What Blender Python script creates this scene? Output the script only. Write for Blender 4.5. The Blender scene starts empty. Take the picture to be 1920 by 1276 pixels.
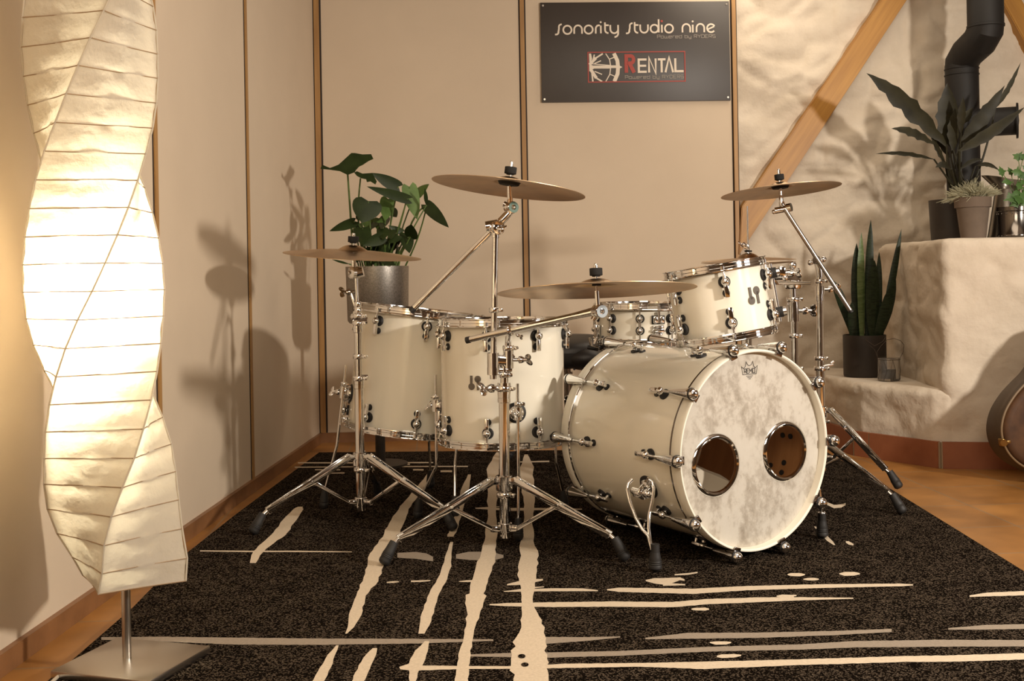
import bpy, bmesh, math, random
from mathutils import Vector as V, Matrix as M, noise
random.seed(7)
C = bpy.context.scene.collection
PI = math.pi
sin, cos, rad = math.sin, math.cos, math.radians
# ---------------------------------------------------------------- camera model (measured from the photograph)
F, CX, CY, H, ROLL = 2090.0, 960.0, 515.0, 0.834, rad(1.0)
def uw(px, py):
    dx, dy = px-CX, py-CY
    return dx*cos(ROLL)-dy*sin(ROLL), -dx*sin(ROLL)-dy*cos(ROLL)
def P(px, py, Y):
    u, w = uw(px, py); return V((u/F*Y, Y, H+w/F*Y))
def G(px, py, z=0.0):
    u, w = uw(px, py); Y = (z-H)*F/w; return V((u/F*Y, Y, z))
def onplane(px, py, o, n):
    u, w = uw(px, py); d = V((u/F, 1, w/F)); c = V((0, 0, H))
    return c + d*((o-c).dot(n)/d.dot(n))
# ---------------------------------------------------------------- mesh builder
LZ = [0.0]
class MB:
    def __init__(s): s.bm = bmesh.new(); s.mi = 0
    def face(s, vs):
        try:
            f = s.bm.faces.new(vs); f.material_index = s.mi; return f
        except ValueError: return None
    def v(s, p): return s.bm.verts.new(p)
    def poly(s, pts): return s.face([s.v(p) for p in pts])
    def frame(s, a, b):
        d = (b-a).normalized(); r = V((0,0,1)) if abs(d.z) < .9 else V((1,0,0))
        x = d.cross(r).normalized(); return x, d.cross(x).normalized(), d
    def box(s, c, size, m=None, bev=0.0):
        c = V(c); hx, hy, hz = (q/2 for q in size)
        bm2 = bmesh.new(); bmesh.ops.create_cube(bm2, size=1)
        for q in bm2.verts: q.co = V((q.co.x*size[0], q.co.y*size[1], q.co.z*size[2]))
        if bev: bmesh.ops.bevel(bm2, geom=bm2.edges[:], offset=bev, segments=2, affect='EDGES', profile=.5)
        s.take(bm2, M.Translation(c) @ (m.to_4x4() if m else M.Identity(4)))
    def take(s, bm2, mat):
        mp = {}
        for q in bm2.verts: mp[q] = s.v(mat @ q.co)
        for f in bm2.faces: s.face([mp[q] for q in f.verts])
        bm2.free()
    def cyl(s, a, b, r, r2=None, seg=16, cap=True):
        a, b = V(a), V(b); r2 = r if r2 is None else r2
        x, y, d = s.frame(a, b)
        A = [s.v(a+(x*cos(t)+y*sin(t))*r) for t in (2*PI*i/seg for i in range(seg))]
        B = [s.v(b+(x*cos(t)+y*sin(t))*r2) for t in (2*PI*i/seg for i in range(seg))]
        for i in range(seg): s.face([A[i], A[(i+1)%seg], B[(i+1)%seg], B[i]])
        if cap: s.face(A[::-1]); s.face(B)
    def tube(s, pts, r, seg=8, closed=False, cap=True):
        pts = [V(p) for p in pts]; n = len(pts); rs = r if isinstance(r, (list, tuple)) else [r]*n
        rings = []; px = None
        for i, p in enumerate(pts):
            if closed: d = pts[(i+1)%n]-pts[i-1]
            else: d = pts[min(i+1, n-1)]-pts[max(i-1, 0)]
            d = d.normalized()
            if px is None:
                q = V((0,0,1)) if abs(d.z) < .9 else V((1,0,0)); x = d.cross(q).normalized()
            else:
                x = (px-d*px.dot(d)).normalized()
            px = x; y = d.cross(x)
            rings.append([s.v(p+(x*cos(t)+y*sin(t))*rs[i]) for t in (2*PI*k/seg for k in range(seg))])
        for i in range(n if closed else n-1):
            A, B = rings[i], rings[(i+1)%n]
            for k in range(seg): s.face([A[k], A[(k+1)%seg], B[(k+1)%seg], B[k]])
        if cap and not closed: s.face(rings[0][::-1]); s.face(rings[-1])
    def lathe(s, prof, o=(0,0,0), ax=(0,0,1), seg=32, closed=False, a0=0, a1=2*PI):
        o, ax = V(o), V(ax).normalized(); q = V((1,0,0)) if abs(ax.x) < .9 else V((0,1,0))
        x = (q-ax*q.dot(ax)).normalized(); y = ax.cross(x)
        rings = []
        for r, z in prof:
            if r < 1e-6: rings.append([s.v(o+ax*z)])
            else: rings.append([s.v(o+ax*z+(x*cos(t)+y*sin(t))*r) for t in (2*PI*k/seg for k in range(seg))])
        m = len(rings)
        for i in range(m if closed else m-1):
            A, B = rings[i], rings[(i+1)%m]
            for k in range(seg):
                k2 = (k+1)%seg
                if len(A) == 1 and len(B) == 1: continue
                if len(A) == 1: s.face([A[0], B[k2], B[k]])
                elif len(B) == 1: s.face([A[k], A[k2], B[0]])
                else: s.face([A[k], A[k2], B[k2], B[k]])
    def sph(s, c, r, seg=14, sc=(1,1,1), m=None):
        bm2 = bmesh.new(); bmesh.ops.create_uvsphere(bm2, u_segments=seg, v_segments=max(6, seg//2+1), radius=r)
        s.take(bm2, M.Translation(V(c)) @ (m.to_4x4() if m else M.Identity(4)) @ M.Diagonal((sc[0], sc[1], sc[2], 1)))
    def torus(s, c, ax, R, r, seg=40, sg=10):
        s.lathe([(R+r*cos(t), r*sin(t)) for t in (2*PI*k/sg for k in range(sg))], c, ax, seg, closed=True)
    def prism(s, pts, d):
        A = [s.v(V(p)) for p in pts]; B = [s.v(V(p)+V(d)) for p in pts]; n = len(pts)
        s.face(A[::-1]); s.face(B)
        for i in range(n): s.face([A[i], A[(i+1)%n], B[(i+1)%n], B[i]])
    def ribbon(s, pts, w, fn, closed=False, taper=None):
        """flat stroke along 2D points, mapped by fn to 3D"""
        LZ[0] += 2e-5; pts = [V((p[0], p[1])) for p in pts]; n = len(pts); L, R_ = [], []
        for i in range(n):
            if closed: a, b = pts[i-1], pts[(i+1)%n]
            else: a, b = pts[max(0, i-1)], pts[min(n-1, i+1)]
            d0 = (pts[i]-a); d1 = (b-pts[i])
            d = ((d0.normalized() if d0.length > 1e-9 else V((0,0)))+(d1.normalized() if d1.length > 1e-9 else V((0,0))))
            d = d.normalized() if d.length > 1e-6 else d1.normalized()
            nn = V((-d.y, d.x)); k = 1.0
            if d0.length > 1e-9 and d1.length > 1e-9:
                k = 1/max(.5, nn.dot(V((-d0.y, d0.x)).normalized()))
            ww = w*(taper[i] if taper else 1)
            L.append(s.v(fn(*(pts[i]+nn*ww/2*k)))); R_.append(s.v(fn(*(pts[i]-nn*ww/2*k))))
        for i in range(n if closed else n-1):
            j = (i+1)%n; s.face([L[i], L[j], R_[j], R_[i]])
WM = {}
def obj(name, mb, mats, parent=None, local=False, sharp=40, smooth=True, recalc=True):
    """link a builder as ONE mesh; vertices are given in world space unless local"""
    if recalc: bmesh.ops.recalc_face_normals(mb.bm, faces=mb.bm.faces[:])
    me = bpy.data.meshes.new(name)
    if parent is not None and not local: mb.bm.transform(WM[parent].inverted())
    mb.bm.to_mesh(me); mb.bm.free()
    for m in (mats if isinstance(mats, (list, tuple)) else [mats]): me.materials.append(m)
    if smooth:
        me.shade_smooth(); me.set_sharp_from_angle(angle=rad(sharp))
    o = bpy.data.objects.new(name, me); C.objects.link(o)
    if parent is not None: o.parent = parent
    WM[o] = WM[parent] if parent is not None else M.Identity(4)
    return o
def thing(name, label, cat, mat=None, group=None):
    o = bpy.data.objects.new(name, None); C.objects.link(o); o.empty_display_size = .05
    m = mat if isinstance(mat, M) else M.Translation(V(mat if mat is not None else (0,0,0)))
    o.matrix_world = m; WM[o] = m
    o['label'] = label; o['category'] = cat
    if group: o['group'] = group
    return o
def tag(o, label, cat, group=None):
    o['label'] = label; o['category'] = cat
    if group: o['group'] = group
    return o
def recentre(o, p):
    p = V(p); o.data.transform(M.Translation(-p)); o.location = p; return o
def struct(name, mb, m, **k):
    o = obj(name, mb, m, **k); o['kind'] = 'structure'; return o
def basis(z, up=V((0,0,1))):
    z = z.normalized(); x = up.cross(z)
    x = x.normalized() if x.length > 1e-6 else V((1,0,0)); y = z.cross(x)
    return M((x, y, z)).transposed()
# ---------------------------------------------------------------- materials
def mat(name, col, rough=.5, metal=0.0, **k):
    m = bpy.data.materials.new(name); m.use_nodes = True
    b = m.node_tree.nodes['Principled BSDF']
    b.inputs['Base Color'].default_value = (*col, 1); b.inputs['Roughness'].default_value = rough; b.inputs['Metallic'].default_value = metal
    for kk, vv in k.items(): b.inputs[kk.replace('_', ' ')].default_value = vv
    return m
def N(m, t, **k):
    n = m.node_tree.nodes.new(t)
    for a, v in k.items():
        if a in n.inputs: n.inputs[a].default_value = v
        else: setattr(n, a, v)
    return n
def L(m, a, b): m.node_tree.links.new(a, b)
def BS(m): return m.node_tree.nodes['Principled BSDF']
def ramp(m, fac, stops):
    r = N(m, 'ShaderNodeValToRGB'); e = r.color_ramp.elements
    while len(e) < len(stops): e.new(.5)
    for q, (p, c) in zip(e, stops): q.position = p; q.color = (*c, 1)
    L(m, fac, r.inputs['Fac']); return r.outputs['Color']
def coords(m, scale=(1,1,1), rot=(0,0,0), loc=(0,0,0)):
    t = N(m, 'ShaderNodeTexCoord'); mp = N(m, 'ShaderNodeMapping')
    mp.inputs['Scale'].default_value = scale; mp.inputs['Rotation'].default_value = rot; mp.inputs['Location'].default_value = loc
    L(m, t.outputs['Object'], mp.inputs['Vector']); return mp.outputs['Vector']
def noisy(m, scale, stops, detail=6, rough=.6, stretch=(1,1,1), rot=(0,0,0), bump=0, bscale=None, dist=.002):
    v = coords(m, stretch, rot); n = N(m, 'ShaderNodeTexNoise'); n.inputs['Scale'].default_value = scale
    n.inputs['Detail'].default_value = detail; n.inputs['Roughness'].default_value = rough
    L(m, v, n.inputs['Vector'])
    if stops: L(m, ramp(m, n.outputs['Fac'], stops), BS(m).inputs['Base Color'])
    if bump:
        src = n.outputs['Fac']
        if bscale:
            n2 = N(m, 'ShaderNodeTexNoise'); n2.inputs['Scale'].default_value = bscale; n2.inputs['Detail'].default_value = 4
            L(m, v, n2.inputs['Vector']); src = n2.outputs['Fac']
        b = N(m, 'ShaderNodeBump'); b.inputs['Strength'].default_value = bump; b.inputs['Distance'].default_value = dist
        L(m, src, b.inputs['Height']); L(m, b.outputs['Normal'], BS(m).inputs['Normal'])
    return m
chrome = mat('polished_chrome', (.84,.84,.84), .06, 1)
steel = mat('brushed_steel', (.55,.50,.44), .28, 1)
darkchrome = mat('black_nickel', (.23,.20,.18), .15, 1)
rubber = mat('black_rubber', (.015,.013,.012), .6)
blackplastic = mat('black_plastic', (.02,.018,.016), .35)
felt = mat('black_felt', (.012,.011,.01), .9)
shellw = mat('white_lacquer', (.92,.86,.72), .14, 0, Coat_Weight=.6, Coat_Roughness=.05)
hoopw = mat('white_hoop_lacquer', (.90,.85,.73), .3)
coated = mat('coated_drum_head', (.85,.82,.76), .6)
maple = noisy(mat('drum_inside_wood', (.24,.11,.045), .45), 3, [(.3,(.30,.13,.045)),(.7,(.42,.20,.075))], stretch=(1,1,9))
fiber = noisy(mat('fibre_drum_head', (.8,.76,.7), .5), 11, [(.33,(.34,.295,.235)),(.43,(.50,.45,.375)),(.52,(.68,.635,.55)),(.70,(.73,.69,.61))], detail=12, rough=.74, stretch=(1.15,.85,1))
def _trans(m, k, col):
    nt = m.node_tree; o = [q for q in nt.nodes if q.type == 'OUTPUT_MATERIAL'][0]; t = N(m, 'ShaderNodeBsdfTranslucent'); t.inputs['Color'].default_value = (*col, 1)
    x = N(m, 'ShaderNodeMixShader'); x.inputs[0].default_value = k; L(m, BS(m).outputs[0], x.inputs[1]); L(m, t.outputs[0], x.inputs[2]); L(m, x.outputs[0], o.inputs['Surface'])
_trans(fiber, .22, (.9,.82,.7)); _trans(coated, .18, (.9,.82,.7))
bronze = mat('cymbal_bronze', (.60,.41,.24), .3, 1)
def _bz(m):
    t = N(m, 'ShaderNodeTexCoord'); w = N(m, 'ShaderNodeTexWave'); w.wave_type = 'RINGS'; w.rings_direction = 'Z'
    w.inputs['Scale'].default_value = 70; w.inputs['Distortion'].default_value = 1.5; w.inputs['Detail'].default_value = 2
    L(m, t.outputs['Object'], w.inputs['Vector'])
    b = N(m, 'ShaderNodeBump'); b.inputs['Strength'].default_value = .12; b.inputs['Distance'].default_value = .0006
    L(m, w.outputs['Fac'], b.inputs['Height']); L(m, b.outputs['Normal'], BS(m).inputs['Normal'])
    n = N(m, 'ShaderNodeTexNoise'); n.inputs['Scale'].default_value = 9; L(m, t.outputs['Object'], n.inputs['Vector'])
    L(m, ramp(m, n.outputs['Fac'], [(.3,(.44,.30,.18)),(.7,(.64,.45,.27))]), BS(m).inputs['Base Color'])
    tg = N(m, 'ShaderNodeTangent'); tg.direction_type = 'RADIAL'; tg.axis = 'Z'; L(m, tg.outputs[0], BS(m).inputs['Tangent']); BS(m).inputs['Anisotropic'].default_value = .75
_bz(bronze)
redink = mat('dull_red_ink', (.30,.06,.04), .5)
inkb = mat('printed_black_ink', (.04,.035,.03), .6)
panelm = noisy(mat('beige_fabric_panel', (.5,.37,.25), .85), 1.6, [(.3,(.60,.485,.36)),(.7,(.65,.53,.395))], bump=.25, bscale=420, dist=.001)
plaster = noisy(mat('rough_lime_plaster', (.66,.55,.42), .9), 5, [(.3,(.55,.465,.36)),(.7,(.68,.59,.475))], bump=.45, bscale=38, dist=.008)
wood = noisy(mat('pine_trim', (.3,.15,.05), .5), 5, [(.3,(.30,.15,.045)),(.7,(.44,.24,.08))], stretch=(8,8,.6), bump=.1)
beamm = mat('honey_pine_beam', (.45,.24,.07), .45)
def _beam(m):
    v = coords(m, (14,14,.9)); n = N(m, 'ShaderNodeTexNoise'); n.inputs['Scale'].default_value = 3; n.inputs['Detail'].default_value = 6
    L(m, v, n.inputs['Vector']); c = ramp(m, n.outputs['Fac'], [(.3,(.33,.145,.018)),(.7,(.46,.225,.036))])
    vo = N(m, 'ShaderNodeTexVoronoi'); vo.inputs['Scale'].default_value = 6; L(m, coords(m, (1.0,.25,.75)), vo.inputs['Vector'])
    k = ramp(m, vo.outputs['Distance'], [(.05,(.35,.28,.22)),(.13,(1,1,1))])
    mx = N(m, 'ShaderNodeMix'); mx.data_type = 'RGBA'; mx.blend_type = 'MULTIPLY'; mx.inputs['Factor'].default_value = 1
    L(m, c, mx.inputs[6]); L(m, k, mx.inputs[7]); L(m, mx.outputs[2], BS(m).inputs['Base Color'])
_beam(beamm)
skirtwood = noisy(mat('brown_wood_skirting', (.2,.09,.035), .4), 4, [(.3,(.17,.075,.03)),(.7,(.27,.125,.05))], stretch=(3,3,3))
gap = mat('dark_joint', (.03,.018,.012), .8)
paper = None
signm = noisy(mat('anthracite_sign_board', (.05,.04,.034), .45), 2, [(.3,(.043,.034,.029)),(.7,(.055,.044,.037))])
signw = mat('sign_cream_lettering', (.74,.64,.52), .6)
signg = mat('sign_grey_lettering', (.30,.26,.215), .6)
signr = mat('sign_red_print', (.36,.055,.04), .6)
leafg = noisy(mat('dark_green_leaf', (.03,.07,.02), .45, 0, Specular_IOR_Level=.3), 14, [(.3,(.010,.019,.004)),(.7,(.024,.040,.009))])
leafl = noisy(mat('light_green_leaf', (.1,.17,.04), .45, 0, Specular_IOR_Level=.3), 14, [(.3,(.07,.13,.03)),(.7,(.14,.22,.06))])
stemg = mat('green_stem', (.08,.13,.03), .5)
alog = noisy(mat('bronze_green_leaf', (.025,.03,.014), .5, 0, Specular_IOR_Level=.25), 12, [(.3,(.013,.0115,.0055)),(.7,(.030,.026,.011))])
snakeg = noisy(mat('banded_snake_leaf', (.03,.05,.02), .45, 0, Specular_IOR_Level=.3), 9, [(.4,(.008,.014,.006)),(.5,(.020,.033,.014)),(.6,(.009,.016,.007))], stretch=(2,2,9))
snakel = noisy(mat('pale_snake_leaf', (.1,.14,.05), .45), 9, [(.4,(.07,.11,.035)),(.6,(.13,.18,.07))], stretch=(2,2,9))
greyg = mat('silver_grey_foliage', (.35,.33,.22), .8)
ivyg = noisy(mat('ivy_leaf', (.06,.13,.03), .45), 16, [(.3,(.035,.085,.02)),(.7,(.075,.15,.035))])
zinc = mat('galvanised_zinc', (.33,.30,.27), .38, .9)
def _z(m):
    vo = N(m, 'ShaderNodeTexVoronoi'); vo.inputs['Scale'].default_value = 230; L(m, coords(m), vo.inputs['Vector'])
    L(m, ramp(m, vo.outputs['Color'], [(.2,(.24,.22,.195)),(.8,(.34,.31,.275))]), BS(m).inputs['Base Color'])
_z(zinc)
darkpot = noisy(mat('dark_brown_ceramic', (.045,.034,.027), .55), 8, [(.3,(.024,.018,.014)),(.7,(.036,.027,.021))])
taupe = noisy(mat('taupe_clay', (.25,.18,.13), .85), 10, [(.3,(.125,.09,.065)),(.7,(.165,.12,.088))])  # clay tone darkened: the shade around the pot is put into its colour
soil = mat('dark_soil', (.02,.013,.008), .95)
pipem = noisy(mat('matt_black_stove_pipe', (.02,.018,.016), .6, 0, Specular_IOR_Level=.3), 6, [(.3,(.009,.0078,.0068)),(.7,(.015,.013,.0115))])
casem = noisy(mat('worn_brown_case', (.08,.035,.015), .6, 0, Specular_IOR_Level=.2), 6, [(.35,(.030,.013,.006)),(.65,(.10,.045,.018))], detail=8)
caseside = noisy(mat('case_side_leatherette', (.07,.045,.025), .6), 7, [(.3,(.06,.036,.02)),(.7,(.085,.055,.03))])
brass = mat('aged_brass', (.40,.25,.09), .35, 1)
glassm = mat('clear_glass', (.9,.88,.84), .05, 0, Transmission_Weight=.92, IOR=1.45)
leather = mat('black_leatherette', (.014,.012,.011), .45)
wire = mat('thin_dark_wire', (.08,.06,.045), .4, .8)
pillowm = mat('white_damping_cloth', (.50,.44,.35), .9)
shellwr = mat('paper_seam', (.8,.7,.55), .8)
# ================================================================= THE ROOM
ZF = -0.012                                   # tile floor; the rug's top is z = 0
C0 = G(600, 829, ZF); wa = rad(2.3)
WD = V((cos(wa), sin(wa), 0)); WN = V((sin(wa), -cos(wa), 0))      # back wall direction / normal into the room
CL = G(0, 1263, ZF); LD = (C0-CL).normalized(); LN = V((LD.y, -LD.x, 0))
HC = 2.62
def bw(px, py, off=0): return onplane(px, py, C0+WN*off, WN)
def lw(px, py, off=0): return onplane(px, py, C0+LN*off, LN)
floorm = mat('terracotta_tiles', (.25,.1,.04), .38)
def _fl(m):
    v = coords(m, (1,1,1), (0,0,rad(-4)), (.1,.12,0)); b = N(m, 'ShaderNodeTexBrick'); b.offset = 0; b.inputs['Scale'].default_value = 1
    b.inputs['Brick Width'].default_value = .33; b.inputs['Row Height'].default_value = .33; b.inputs['Mortar Size'].default_value = .004
    b.inputs['Color1'].default_value = (.345,.158,.040,1); b.inputs['Color2'].default_value = (.415,.198,.054,1); b.inputs['Mortar'].default_value = (.30,.19,.10,1)
    L(m, v, b.inputs['Vector'])
    n = N(m, 'ShaderNodeTexNoise'); n.inputs['Scale'].default_value = 5; n.inputs['Detail'].default_value = 6; L(m, v, n.inputs['Vector'])
    mx = N(m, 'ShaderNodeMix'); mx.data_type = 'RGBA'; mx.blend_type = 'MULTIPLY'; mx.inputs['Factor'].default_value = .8
    L(m, b.outputs['Color'], mx.inputs[6]); L(m, ramp(m, n.outputs['Fac'], [(.3,(.55,.5,.45)),(.7,(1.12,1.08,1.02))]), mx.inputs[7])
    L(m, mx.outputs[2], BS(m).inputs['Base Color'])
    bu = N(m, 'ShaderNodeBump'); bu.inputs['Strength'].default_value = .35; bu.inputs['Distance'].default_value = .003; bu.invert = True
    L(m, b.outputs['Fac'], bu.inputs['Height']); L(m, bu.outputs['Normal'], BS(m).inputs['Normal'])
_fl(floorm)
plainm = mat('darkened_room_plaster', (.20,.155,.115), .9)  # unseen walls and ceiling, coloured dark so the chrome picks up dark reflections
XR, YN = 3.9, -1.6                            # far right and the wall behind the camera
cr = C0+WD*(XR-C0.x)/WD.x; ln = C0+LD*(YN-C0.y)/LD.y
mb = MB(); mb.poly([V((ln.x,YN,ZF)), V((XR,YN,ZF)), V((cr.x,cr.y,ZF)), V((C0.x,C0.y,ZF))]); struct('floor', mb, floorm)
mb = MB(); mb.poly([V((ln.x,YN,HC)), V((XR,YN,HC)), V((cr.x,cr.y,HC)), V((C0.x,C0.y,HC))]); struct('ceiling', mb, plainm)
pe = bw(1387, 515)                            # end of the panelling, the stone wall follows
mb = MB(); q = V((pe.x,pe.y,ZF)); mb.poly([C0, q, q+V((0,0,HC-ZF)), C0+V((0,0,HC-ZF))])
b2 = -WN*.03; mb.poly([q, q+b2, q+b2+V((0,0,HC-ZF)), q+V((0,0,HC-ZF))]); struct('wall_back', mb, panelm)
mb = MB(); q = V((ln.x,YN,ZF)); mb.poly([C0, q, q+V((0,0,HC-ZF)), C0+V((0,0,HC-ZF))]); struct('wall_left', mb, panelm)
mb = MB(); mb.poly([V((ln.x,YN,ZF)), V((XR,YN,ZF)), V((XR,YN,HC)), V((ln.x,YN,HC))]); struct('wall_front', mb, plainm)
mb = MB(); mb.poly([V((XR,YN,ZF)), V((cr.x,cr.y,ZF)), V((cr.x,cr.y,HC)), V((XR,YN,HC))]); struct('wall_right', mb, plainm)
# stone wall with thick plaster, really uneven
mb = MB(); o0 = V((pe.x,pe.y,0))-WN*.03-WD*.02; Wd = (cr-o0).dot(WD)+.1; nx, nz = 190, 130; gr = []
def lump(p):
    q = V((p.x*3.6, p.y*3.6, p.z*5.6)); a = noise.noise(q)*.55+noise.noise(q*2.1)*.20+noise.noise(q*5)*.035
    d = noise.voronoi(q*1.05+V((noise.noise(q)*.5, 0, noise.noise(q+V((9,0,0)))*.5)))[0]; a += min(.32, (d[1]-d[0]))*1.1-.3
    return a
for j in range(nz+1):
    r_ = []
    for i in range(nx+1):
        p = o0+WD*(Wd*i/nx)+V((0,0,ZF+(HC-ZF)*j/nz)); r_.append(mb.v(p+WN*(.058*lump(p)+.004)))
    gr.append(r_)
for j in range(nz):
    for i in range(nx): mb.face([gr[j][i], gr[j][i+1], gr[j+1][i+1], gr[j+1][i]])
struct('wall_stone', mb, plaster, sharp=180)
# timber strips between the panels: a pine lath with a dark shadow gap on both sides
def strip(name, base, d, n, w, h0=ZF, h1=HC, dep=.006):
    mb = MB(); up = V((0,0,1))
    def bar(a, b, dd):
        p = [base+d*a+n*-.002, base+d*b+n*-.002, base+d*b+n*dd, base+d*a+n*dd]
        mb.prism([V((q.x,q.y,h0)) for q in p], up*(h1-h0))
    mb.mi = 1; bar(-w/2, -w*.30, .0015); bar(w*.30, w/2, .0015); mb.mi = 0; bar(-w*.30, w*.30, dep)
    return struct(name, mb, [wood, gap], smooth=False)
b = bw(987, 515); strip('trim_1', V((b.x,b.y,0)), WD, WN, .037)
b = bw(1386, 515); strip('trim_2', V((b.x,b.y,0))-WD*.008, WD, WN, .034, dep=.014)
b = bw(597, 515); strip('trim_3', V((b.x,b.y,0))+WD*.012, WD, WN, .046)
for i, x in enumerate((467, 294)):
    b = lw(x, 515); strip('trim_%d' % (4+i), V((b.x,b.y,0)), LD, LN, .042)
# skirtings
mb = MB(); mb.prism([CL-LD*.9, C0, C0+V((0,0,.05)), CL-LD*.9+V((0,0,.05))], LN*.016); struct('baseboard_left', mb, skirtwood, smooth=False)
q = V((pe.x,pe.y,ZF)); mb = MB(); mb.prism([C0, q, q+V((0,0,.05)), C0+V((0,0,.05))], WN*.016); struct('baseboard_back', mb, skirtwood, smooth=False)
# diagonal braces of the timber frame (let into the stone wall)
def brace(name, pts, off, thick):
    mb = MB(); f = [onplane(x, y, C0+WN*off, WN) for x, y in pts]; mb.prism(f, -WN*thick)
    bmesh.ops.bevel(mb.bm, geom=mb.bm.edges[:], offset=.004, segments=2, affect='EDGES')
    o = struct(name, mb, beamm, sharp=30)
    a, b = (f[0]+f[3])/2, (f[1]+f[2])/2; z = (a-b).normalized(); x = WD-z*WD.dot(z); x.normalize(); y = z.cross(x)
    m = M((x, y, z)).transposed().to_4x4(); m.translation = b
    o.data.transform(m.inverted()); o.matrix_world = m; return o
brace('trim_6', [(1693,-60),(1391,388),(1386,478),(1740,-60)], .026, .10)
brace('trim_7', [(1846,-60),(2060,330),(2096,330),(1884,-60)], .026, .10)
# ---------------------------------------------------------------- masonry bench beside the stove
A_, B_, C_ = G(1765,877,ZF), G(1605,853,ZF), G(1549,832,ZF)
def backp(p): return p+V((0, 1, 0))*((C0-p).dot(WN)/WN.y)*1.0
def rough(name, pts, z0, z1, amp=.026):
    mb = MB(); mb.prism([V((p.x,p.y,z0)) for p in pts], V((0,0,z1-z0)))
    bmesh.ops.recalc_face_normals(mb.bm, faces=mb.bm.faces[:])
    bmesh.ops.bevel(mb.bm, geom=mb.bm.edges[:], offset=.022, segments=3, affect='EDGES')
    o = obj(name, mb, plaster)
    md = o.modifiers.new('r', 'REMESH'); md.mode = 'VOXEL'; md.voxel_size = .016; md.use_smooth_shade = True
    me = bpy.data.meshes.new_from_object(o.evaluated_get(bpy.context.evaluated_depsgraph_get()))
    me.name = name; o.modifiers.clear(); o.data = me
    if not me.materials: me.materials.append(plaster)
    nn = [v.normal.copy() for v in me.vertices]
    for v, n in zip(me.vertices, nn):
        if v.co.z < z1-.02 and v.co.z > .05: v.co += n*amp*lump(v.co*1.25)
        elif v.co.z >= z1-.02: v.co += n*.2*amp*lump(v.co*1.25)
    me.shade_smooth(); o['kind'] = 'structure'; return o
Ar = V((3.0, A_.y-.22, ZF))
ZL, ZU = .318, .957
top_in = G(1697,706,ZL)
rough('wall_bench_lower', [A_, B_, C_, C_+V((-.02,.55,0)), V((1.95,5.75,0)), V((1.95,A_.y-.016,0))], ZF, ZL)
rough('wall_bench_upper', [A_+V((.012,.0,0)), Ar, V((3.0,5.9,0)), V((top_in.x+.03,5.75,0))], ZF, ZU)
# fired-clay skirting tiles round its foot
skirt = noisy(mat('terracotta_skirting', (.2,.06,.025), .5), 6, [(.3,(.23,.075,.032)),(.7,(.33,.118,.052))])
grout = mat('sand_grout', (.40,.30,.19), .9)
def tiles(name, a, b, n):
    mb = MB(); d = (b-a); Lh = d.length; d.normalize(); nn = V((d.y, -d.x, 0)); hgt = V((0,0,.112))
    mb.mi = 1; mb.prism([a, b, b+hgt*.98, a+hgt*.98], nn*.012); mb.mi = 0
    for i in range(n):
        p, q = a+d*(Lh*i/n+.004), a+d*(Lh*(i+1)/n-.004); mb.prism([p, q, q+hgt, p+hgt], nn*.017)
    return struct(name, mb, [skirt, grout], smooth=False)
tiles('baseboard_right', A_, Ar, 4); M1_ = B_+(A_-B_)*.19; tiles('baseboard_bench', M1_, A_, 1); tiles('baseboard_bench_piece', B_, M1_, 1); tiles('baseboard_bench_end', C_, B_, 1)
q = V((pe.x,pe.y,ZF))-WN*.03; tiles('baseboard_stone', q, C_+V((0,.45,0)), 2)
# ================================================================= RUG
rugm = mat('black_speckled_pile', (.02,.015,.012), 1.0, 0, Specular_IOR_Level=0.0)
def _rug(m):
    v = coords(m); vo = N(m, 'ShaderNodeTexVoronoi'); vo.inputs['Scale'].default_value = 300; L(m, v, vo.inputs['Vector'])
    n = N(m, 'ShaderNodeTexNoise'); n.inputs['Scale'].default_value = 14; n.inputs['Detail'].default_value = 3; L(m, v, n.inputs['Vector'])
    s = N(m, 'ShaderNodeSeparateColor'); L(m, vo.outputs['Color'], s.inputs[0])
    a = N(m, 'ShaderNodeMath'); a.operation = 'MULTIPLY_ADD'; a.inputs[1].default_value = .55; L(m, n.outputs['Fac'], a.inputs[0]); L(m, s.outputs[0], a.inputs[2])
    L(m, ramp(m, a.outputs[0], [(.76,(.0065,.0047,.0034)),(.95,(.0145,.0105,.0075)),(1.08,(.085,.064,.046))]), BS(m).inputs['Base Color'])
    b = N(m, 'ShaderNodeBump'); b.inputs['Strength'].default_value = .6; b.inputs['Distance'].default_value = .004
    L(m, vo.outputs['Distance'], b.inputs['Height']); L(m, b.outputs['Normal'], BS(m).inputs['Normal'])
_rug(rugm)
rugc = noisy(mat('cream_pile', (.6,.5,.37), .95), 160, [(.3,(.56,.46,.335)),(.7,(.68,.57,.43))], bump=.4)
rugg = noisy(mat('grey_beige_pile', (.3,.24,.18), .95), 160, [(.3,(.25,.205,.155)),(.7,(.33,.27,.21))], bump=.4)
mb = MB()
le = [G(x, y) for x, y in ((552,882),(439,966),(344,1041),(249,1138),(150,1224))]
e = le[-1]; d = (le[-1]-le[0]).normalized(); le.append(e+d*((1.55-e.y)/d.y))
re = [G(x, y) for x, y in ((1552,848),(1675,919),(1800,996),(1920,1070))]
d = (re[-1]-re[0]).normalized(); re.append(re[-1]+d*((1.55-re[-1].y)/d.y)); re.insert(0, re[0]-(re[1]-re[0]).normalized()*.14)
le.insert(0, le[0]+(le[0]-le[1]).normalized()*.5)
outl = le+re[::-1]
mb.prism([p+V((0,0,ZF+.0005)) for p in outl], V((0,0,-ZF-.0005)))
rs = random.Random(3); lay = [0]
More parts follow.
